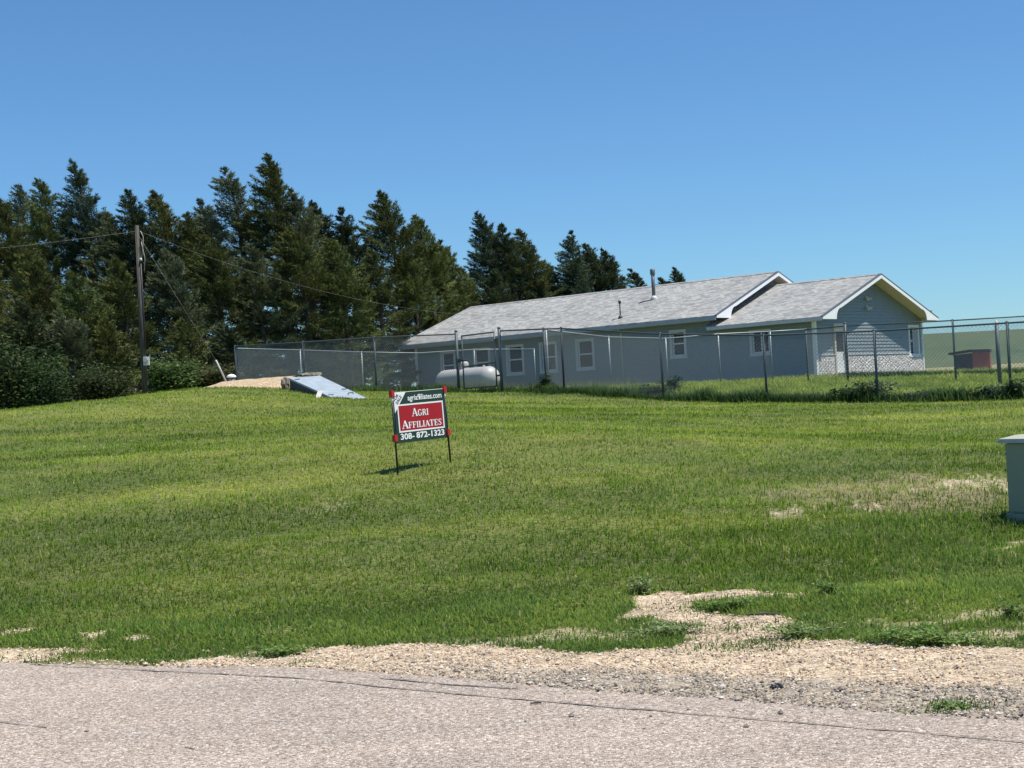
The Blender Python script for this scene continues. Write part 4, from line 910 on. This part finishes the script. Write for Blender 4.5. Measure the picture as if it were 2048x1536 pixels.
Vs, Ts, Cs, off = [], [], [], 0
def weedband(xc, yc, sx, sy_, n_, h_, dark=1.0, w_=.022):
    x = RS.normal(xc, sx, n_); y = RS.normal(yc, sy_, n_)
    addb(blades(x, y, RS.uniform(.25, 1, n_)*h_, np.full(n_, w_), np.array([.050, .085, .028])[None]*dark*RS.uniform(.5, 1.6, (n_, 1)), .55))
n_ = 42000; x = RS.uniform(-9, 20, n_); y = fence_y(x)+RS.normal(.10, .20, n_); hgt = RS.uniform(.08, .36, n_)*(.1+1.6*fbm(x, y*0, 1.1, 3, 3)**1.4)*(1+.35*(x > 5))
k = np.abs(x+1.9) > .0; addb(blades(x, y, hgt, np.full(n_, .02), np.array([.08, .14, .04])[None]*RS.uniform(.5, 1.7, (n_, 1)), .5))
for px, Y_, sx, nn, h_ in ((1090, 47.6, .25, 500, .5), (1000, 49, .4, 700, .35), (850, 51.6, .5, 900, .4), (700, 54, .6, 900, .45), (1200, 46, .9, 900, .4), (1290, 44.2, .5, 900, .5)):
    weedband((px-1024)/FPX*Y_, Y_+.3, sx, .2, nn, h_*.8)
x = RS.uniform(5.5, 15.5, 9000); y = fence_y(x)+RS.normal(.15, .25, 9000); addb(blades(x, y, RS.uniform(.08, .34, 9000)*(.3+1.3*fbm(x, y*0, 1.7, 5, 2)), np.full(9000, .026), np.array([.055, .10, .03])[None]*RS.uniform(.5, 1.5, (9000, 1)), .7))
x = RS.uniform(13.3, 26, 9000); y = 62+RS.normal(0, .5, 9000)+(x-14)*.02; addb(blades(x, y, RS.uniform(.05, .26, 9000), np.full(9000, .03), np.array([.035, .065, .022])[None]*RS.uniform(.5, 1.6, (9000, 1)), .5))
x = RS.uniform(-11, 5, 7000); y = RS.uniform(58, 74, 7000); addb(blades(x, y, RS.uniform(.1, .6, 7000), np.full(7000, .02), np.array([.10, .12, .05])[None]*RS.uniform(.5, 1.9, (7000, 1)), .5))
tag(nmesh('fence_weeds', np.concatenate(Vs), np.concatenate(Ts), M['grass'], colors=np.concatenate(Cs)), 'tall unmown grass growing along the fence foot', 'weeds', kind='stuff')
# ------------------------------------------------------------------ leafy weeds and shrubs (things)
def leafy(name, c, rx_, ry_, hgt, n, lw, colr, label, cat, group=None, stems=9, seed=0, mat='leaf', top=1.0):
    rs_ = np.random.RandomState(seed); root = empty(name, tuple(c), label, cat, group)
    mb = MB(); tips = []
    for k in range(stems):
        a_ = rs_.rand()*2*PI; r_ = rs_.rand()**.5; hh_ = hgt*rs_.uniform(.6, 1.0)
        t_ = (c[0]+math.cos(a_)*rx_*r_, c[1]+math.sin(a_)*ry_*r_, c[2]+hh_); md = (c[0]+math.cos(a_)*rx_*r_*.4, c[1]+math.sin(a_)*ry_*r_*.4, c[2]+hh_*.55)
        mb.tube([(c[0]+rs_.normal()*rx_*.1, c[1], c[2]-.05), md, t_], [hgt*.012+.003, hgt*.008+.002, .002], 5); tips.append((md, t_))
    mb.build('stem', M['bark'], root)
    T_ = np.array(tips); k = rs_.randint(0, stems, n); s = rs_.rand(n)[:, None]**.8
    P_ = T_[k, 0]*(1-s)+T_[k, 1]*s; P_[:, 2] -= (rs_.rand(n)*(1-s[:, 0]))*hgt*.45
    P_ += rs_.normal(0, 1, (n, 3))*np.array([rx_, ry_, hgt*.5])*.20; P_[:, 2] = np.maximum(P_[:, 2], c[2]+.01)
    d = rs_.normal(0, 1, (n, 3)); d[:, 2] = np.abs(d[:, 2])*.3+.1; d /= np.linalg.norm(d, axis=1, keepdims=True)
    s_ = np.cross(d, rs_.normal(0, .4, (n, 3))+np.array([0, 0, 1])); s_ /= np.linalg.norm(s_, axis=1, keepdims=True)
    L_ = (lw*rs_.uniform(.6, 1.4, n))[:, None]
    V = np.stack([P_, P_+d*L_*.5+s_*L_*.28, P_+d*L_-np.array([0, 0, .12])*L_, P_+d*L_*.5-s_*L_*.28], 1).reshape(-1, 3)
    Fq = (np.arange(n)*4)[:, None]+np.arange(4)[None]
    cc_ = np.array(colr)[None]*rs_.uniform(.6, 1.45, (n, 1))*(.85+.3*rs_.rand(n, 3)*np.array([1, .5, .6]))
    nmesh('leaves', V, Fq, M[mat], root, colors=np.repeat(cc_, 4, 0)); return root
WC = [(1288, 1190, .13, .14, 'leafy weed with grey green leaves at the left tip of the gravel patch'),
      (1450, 1222, .22, .09, 'spreading weed in the middle of the gravel patch'),
      (1660, 1192, .12, .12, 'bushy weed at the right tip of the gravel patch'),
      (1600, 1278, .22, .10, 'dark green weed at the left end of the grass tongue near the road'),
      (1780, 1282, .30, .09, 'low dark weed halfway along the grass tongue by the road'),
      (1900, 1290, .28, .09, 'low weed clump farther right on the road shoulder grass'),
      (1330, 1272, .25, .09, 'broad dark weed left of the gravel neck'),
      (560, 1312, .22, .07, 'low weed on the road shoulder at left of the tan gravel'),
      (2020, 1240, .12, .12, 'pale weed at the right edge above the shoulder'),
      (1912, 1420, .09, .035, 'tiny weed sprouting in grey gravel beside the road')]
for k_, (px, py, rr_, hh_, lb) in enumerate(WC):
    p = ground_hit(px, py); leafy('weed_plant', p, rr_, rr_*.7, hh_, int(520*rr_/.2), .030, (.135, .235, .05) if k_ % 3 else (.19, .28, .10), lb, 'weed', 'weeds on the road shoulder', seed=k_+20)
for k_, (px, py, Y_, rr_, hh_, lb) in enumerate(((1745, 806, 39.5, .75, .55, 'dark leafy bush at the foot of the fence post right of centre'),
        (1690, 808, 39.9, .45, .35, 'low dark bush just left of the big fence foot bush'), (1990, 803, 37.9, .6, .38, 'dark bush under the fence near the right edge'),
        (2040, 800, 37.6, .45, .55, 'dark bush at the rightmost fence post'), (1310, 796, 43.8, .45, .45, 'bush around the fence post in front of the grey wall'),
        (1093, 782, 47.8, .25, .55, 'small bush around the post right of the gate'), (1340, 786, 46.5, .4, .5, 'pale weed bush just inside the fence'), (1860, 806, 39.0, .7, .28, 'flat weedy bush between the two right fence posts'))):
    p = at(px, py, Y_); p[2] = hz(p[0], p[1]); leafy('fence_bush', p, rr_, rr_*.5, hh_, int(1500*rr_), .095, (.060, .105, .036), lb, 'bush', 'bushes along the fence', seed=k_+60, stems=14)
# small stones / clod on the road edge
p = ground_hit(1555, 1381); rumple('clod', (p[0], p[1], p[2]+.02), .035, .03, .02, M['black'], 'dark clod lying on the grey gravel by the road', 'clod', 9)
p = ground_hit(1072, 1414); mb = MB(); mb.hexa([(p[0]-.03, p[1]-.008, .014), (p[0]+.03, p[1]-.004, .014), (p[0]+.028, p[1]+.008, .014), (p[0]-.026, p[1]+.006, .014), (p[0]-.03, p[1]-.008, .02), (p[0]+.03, p[1]-.004, .024), (p[0]+.028, p[1]+.008, .022), (p[0]-.026, p[1]+.006, .02)]); tag(mb.build('bark_chip', M['wood']), 'small dark chip lying on the pale road', 'chip')
p = ground_hit(1525, 1234); mb = MB(); mb.tube([(p[0]-.11, p[1], p[2]+.02), (p[0], p[1]+.01, p[2]+.025), (p[0]+.12, p[1]-.02, p[2]+.02)], [.006, .009, .005], 6); tag(mb.build('stick', M['wood']), 'thin dark stick lying in the gravel patch', 'stick')

# ------------------------------------------------------------------ trees
def cedar(name, px, py, Y_, R_, colr, label, seed, dens=1.0, lean=-.05, airy=0.0, rough=.5, taper=.8, top_w=.05, base=None, group='windbreak trees', brown=None, blue=0):
    rs_ = np.random.RandomState(seed); T_ = at(px, py, Y_); gz = hz(T_[0], T_[1]) if base is None else base
    H_ = T_[2]-gz; bx = T_[0]-lean*H_*1.1
    root = empty(name, (bx, Y_, gz), label, 'tree', group)
    tk = lambda t_: np.stack([bx+(T_[0]-bx)*t_**3-.30*t_**14*(seed % 3 > 0), Y_+0*t_, gz+H_*t_], -1)
    # trunk and limbs
    mb = MB(); tt = np.linspace(0, .97, 8); pts = tk(tt); mb.tube([tuple(p) for p in pts], [max(.02, .024*H_*(1-t_)**.8) for t_ in tt], 8)
    n1 = int(17*H_*(1-.3*airy)); n2 = int(8*H_*(1-.4*airy)); nb = n1+n2; t = np.sort(np.concatenate([rs_.rand(n1)**.9*.98+.02, .60+.395*rs_.rand(n2)])); az = rs_.rand(nb)*2*PI
    lump = .70+.60*vnoise(az*1.3+seed, t*9+seed*3, 1.0, seed)                      # uneven outline
    dtop = H_*(1-t); Rm = R_*1.12
    prof = Rm*(1-np.exp(-(.98-.48*taper)*dtop/Rm))*np.clip(.85+t*2, .85, 1)
    L_ = .03+prof*(1+rough*(lump-1)*1.3)*rs_.uniform(.66, 1.18, nb)
    rise = np.radians(rs_.uniform(-6, 24, nb)+30*t**1.6)
    dirx = np.cos(az)*np.cos(rise); diry = np.sin(az)*np.cos(rise); dirz = np.sin(rise); D = np.stack([dirx, diry, dirz], 1)
    P0 = tk(t)
    wind = np.array([-1.0, 0, .06])*.11
    for k in range(0, nb, 5):
        e_ = P0[k]+D[k]*L_[k]*.85; mb.tube([tuple(P0[k]), tuple((P0[k]+e_)/2-np.array([0, 0, .04*L_[k]])), tuple(e_)], [.035, .022, .008], 4, caps=False)
    mb.build('trunk', M['bark'], root)
    nc = np.maximum(20, (L_*100*dens*(1-.25*airy))).astype(int); ci = np.repeat(np.arange(nb), nc); N_ = len(ci)
    s = rs_.rand(N_)**.7; s0 = np.clip((L_[ci]-1.3)*.35, 0, .5); s = s0+(1.02-s0)*s; Lc = L_[ci]
    droop = rs_.uniform(-.10, .16, nb)[ci]
    Cn = P0[ci]+D[ci]*(Lc*s)[:, None]; Cn[:, 2] += s**2*Lc*droop
    Cn[:, 0] -= Lc*s*(.08+.16*t[ci]*s)                                                   # flagged by the wind
    spw = .025+.21*np.minimum(1, Lc/1.3)*(1.04-s)**.7
    Pp = Cn+rs_.normal(0, 1, (N_, 3))*spw[:, None]*np.array([1, 1, .5]); Pp[:, 2] = np.maximum(Pp[:, 2], gz+.02)
    dd = D[ci]*np.array([1, 1, .7])*1.1+rs_.normal(0, .38, (N_, 3))+np.array([-.25, 0, .22]); dd /= np.linalg.norm(dd, axis=1, keepdims=True)
    sd_ = np.cross(dd, rs_.normal(0, 1, (N_, 3))); sd_ /= np.linalg.norm(sd_, axis=1, keepdims=True)
    ln = (rs_.uniform(.10, .30, N_)*(1-.25*t[ci]))[:, None]; wd_ = (rs_.uniform(.012, .034, N_))[:, None]
    V = np.stack([Pp-sd_*wd_, Pp+sd_*wd_, Pp+dd*ln], 1).reshape(-1, 3)
    Fq = np.arange(N_*3).reshape(-1, 3)
    cb_ = np.array(colr)[None]*(rs_.uniform(.72, 1.32, nb)[:, None])[ci]*rs_.uniform(.75, 1.25, (N_, 1))
    warm = (vnoise(Pp[:, 0], Pp[:, 2], .55, seed+2)-.5)[:, None]; cb_ = cb_*(1+warm*np.array([.5, .35, .1]))
    if brown is not None:
        bp = at(*brown[:3]); bm_ = (((Pp-bp)**2*np.array([1, .12, 1.6])).sum(1) < brown[3]**2)[:, None] & (rs_.rand(N_, 1) < .8); cb_ = np.where(bm_, np.array([.17, .075, .03])*rs_.uniform(.6, 1.4, (N_, 1)), cb_)
    nmesh('crown', V, Fq, M['needle'], root, colors=np.repeat(cb_, 3, 0)); return root
OL, DG, BG, LG, GY = (.090, .105, .032), (.055, .074, .032), (.068, .098, .056), (.112, .138, .040), (.108, .128, .062)
TREES = [  # px, py of the top, distance, radius, colour, label, options
 (-70, 430, 76, 3.2, OL, 'cedar cut off by the left picture edge', {}),
 (2, 392, 80, 3.0, OL, 'dark cedar with its tip right at the left picture edge', {}),
 (36, 368, 88, 2.5, GY, 'thin pale topped cedar second from the left edge', dict(airy=.7, lean=-.03)),
 (84, 356, 86, 2.8, LG, 'pale olive cedar with feathery top leaning left', dict(airy=.4)),
 (152, 318, 86, 2.6, BG, 'tallest narrow wind bent cedar in the left third', dict(airy=.25, taper=.95)),
 (212, 425, 84, 2.8, GY, 'rounded thin cedar in the dip between the tall left pair', dict(airy=.4)),
 (266, 380, 84, 2.8, DG, 'cedar with a neat dark cone rising just behind the utility pole', dict(lean=.0)),
 (316, 382, 85, 2.8, OL, 'cedar with hooked top right of the utility pole', {}),
 (372, 425, 84, 2.8, OL, 'lower cedar in the gap right of the utility pole', {}),
 (408, 398, 88, 2.4, GY, 'thin grey green cedar left of the two tallest central trees', dict(airy=.4)),
 (458, 334, 85, 2.9, GY, 'tall airy cedar with see through top', dict(airy=.75, taper=.7)),
 (534, 308, 84, 3.3, OL, 'tallest cedar of all with a sharp left leaning spire', dict(taper=.9)),
 (592, 378, 84, 2.9, GY, 'grey green cedar right of the tallest spire', dict(airy=.2)),
 (632, 402, 92, 2.3, DG, 'nearly black ragged juniper in the notch, left one', dict(rough=.9)),
 (682, 415, 92, 2.3, DG, 'nearly black ragged juniper in the notch, right one', dict(rough=.9)),
 (768, 383, 93, 3.9, OL, 'broad cedar standing alone just left of the roof', dict(taper=.62)),
 (838, 430, 95, 3.4, LG, 'yellow green cedar on the right flank of the broad one', dict(taper=.7)),
 (880, 480, 98, 3.0, OL, 'low shouldered cedar before the gap above the roof hip', {}),
 (922, 530, 101, 2.9, LG, 'low yellow green cedar in the dip above the left roof end', {}),
 (962, 424, 104, 3.2, BG, 'spiky cedar right of the gap, above the left roof end', dict(rough=.8)),
 (1002, 448, 104, 2.8, DG, 'middle cedar of the three above the roof', {}),
 (1044, 458, 105, 3.2, OL, 'bushy cedar, right one of the three above the roof', {}),
 (1094, 522, 108, 2.6, BG, 'low rounded cedar between the two groups above the roof', dict(rough=.3)),
 (1143, 462, 108, 2.9, BG, 'narrow spruce like tree with drooping boughs above the roof', dict(taper=1.0, lean=.0)),
 (1176, 486, 110, 2.7, DG, 'dark juniper leaning left beside the narrow spruce', dict(rough=.8)),
 (1212, 498, 111, 2.8, DG, 'last tall dark juniper of the row above the roof', dict(rough=.8)),
 (1258, 538, 114, 2.0, DG, 'small curved juniper peeking over the ridge', dict(lean=-.16)),
 (1326, 556, 118, 1.7, DG, 'tiny cedar tip left of the small pair beyond the ridge', {}),
 (1353, 536, 118, 1.8, BG, 'small pointed cedar right of the chimney pipe', {}),
 # nearer and lower row
 (-30, 560, 68, 2.6, OL, 'low dark cedar at the left edge in the front row', dict(taper=.5)),
 (62, 500, 72, 3.1, OL, 'full olive cedar in the front row near the left edge', dict(taper=.6)),
 (150, 545, 69, 3.0, LG, 'bright olive topped cedar in the front row left of the pole', dict(taper=.5)),
 (-40, 610, 66, 2.6, LG, 'low spreading cedar skirt at the left edge near the lawn', dict(taper=.35)),
 (48, 600, 66, 2.7, DG, 'low dark cedar in front near the left edge', dict(taper=.35)),
 (128, 625, 66, 2.6, GY, 'low grey green cedar skirt in front, between left edge and pole', dict(taper=.35)),
 (208, 640, 67, 2.5, OL, 'low olive cedar skirt just left of the pole foot', dict(taper=.35)),
 (372, 640, 67, 2.4, OL, 'low olive cedar skirt just right of the pole foot', dict(taper=.35)),
 (455, 650, 69, 2.4, DG, 'low dark cedar skirt behind the left fence corner', dict(taper=.35)),
 (232, 520, 71, 2.9, OL, 'front row cedar directly behind the utility pole', dict(taper=.55)),
 (338, 500, 73, 2.9, GY, 'grey green front row cedar right of the utility pole', dict(taper=.6)),
 (418, 470, 75, 3.0, OL, 'dark olive front row cedar left of the fence corner', dict(taper=.6)),
 (500, 490, 76, 3.1, GY, 'front row cedar behind the left fence corner', dict(taper=.55)),
 (588, 455, 77, 3.2, OL, 'front row cedar above the cellar door', dict(taper=.6)),
 (668, 478, 78, 3.1, LG, 'front row cedar with a dead brown spray low down', dict(taper=.55, brown=(682, 668, 75.5, .75))),
 (742, 500, 84, 2.9, OL, 'front row cedar left of the roof corner', dict(taper=.55)),
 (812, 500, 92, 2.9, LG, 'front row cedar touching the sloping roof edge', dict(taper=.55)),
 (900, 560, 99, 2.8, LG, 'yellow green cedar rising behind the left roof end', dict(taper=.55)),
 (990, 540, 101, 3.2, DG, 'dark cedar filling the row behind the roof, left of centre', dict(taper=.5)),
 (1075, 560, 104, 3.2, DG, 'dark cedar low behind the roof centre', dict(taper=.5)),
 (1160, 560, 107, 3.2, BG, 'blue green cedar low behind the roof ridge', dict(taper=.5)),
]
for k_, (px, py, Y_, R_, c_, lb, op) in enumerate(TREES):
    cedar('cedar_tree', px, py, Y_, R_, c_, lb, 100+k_, **op)
for k_, (px, py, Y_, rr_, hh_, lb, cc_) in enumerate(((8, 690, 62, 1.0, 2.2, 'pale leafy deciduous bush at the left picture edge', (.062, .105, .030)),
        (90, 715, 62, 1.1, 1.6, 'broadleaf bush with drooping sprays beside the left edge bush', (.055, .105, .034)),
        (345, 722, 58, .95, 1.2, 'bright green leafy shrub at the foot of the utility pole', (.075, .135, .036)),
        (420, 740, 60, 1.2, 1.3, 'low olive shrub between the pole and the fence corner', (.070, .085, .030)),
        (205, 735, 63, 1.0, 1.1, 'dull olive shrub left of the utility pole', (.050, .080, .026)))):
    p = at(px, py, Y_); gz = hz(p[0], p[1]); p[2] = gz; H_ = at(px, py, Y_)[2]-gz
    leafy('shrub', p, rr_, rr_, max(H_, hh_), int(7000*rr_), .14, cc_, lb, 'shrub', 'shrubs under the windbreak', seed=k_+300, stems=26)
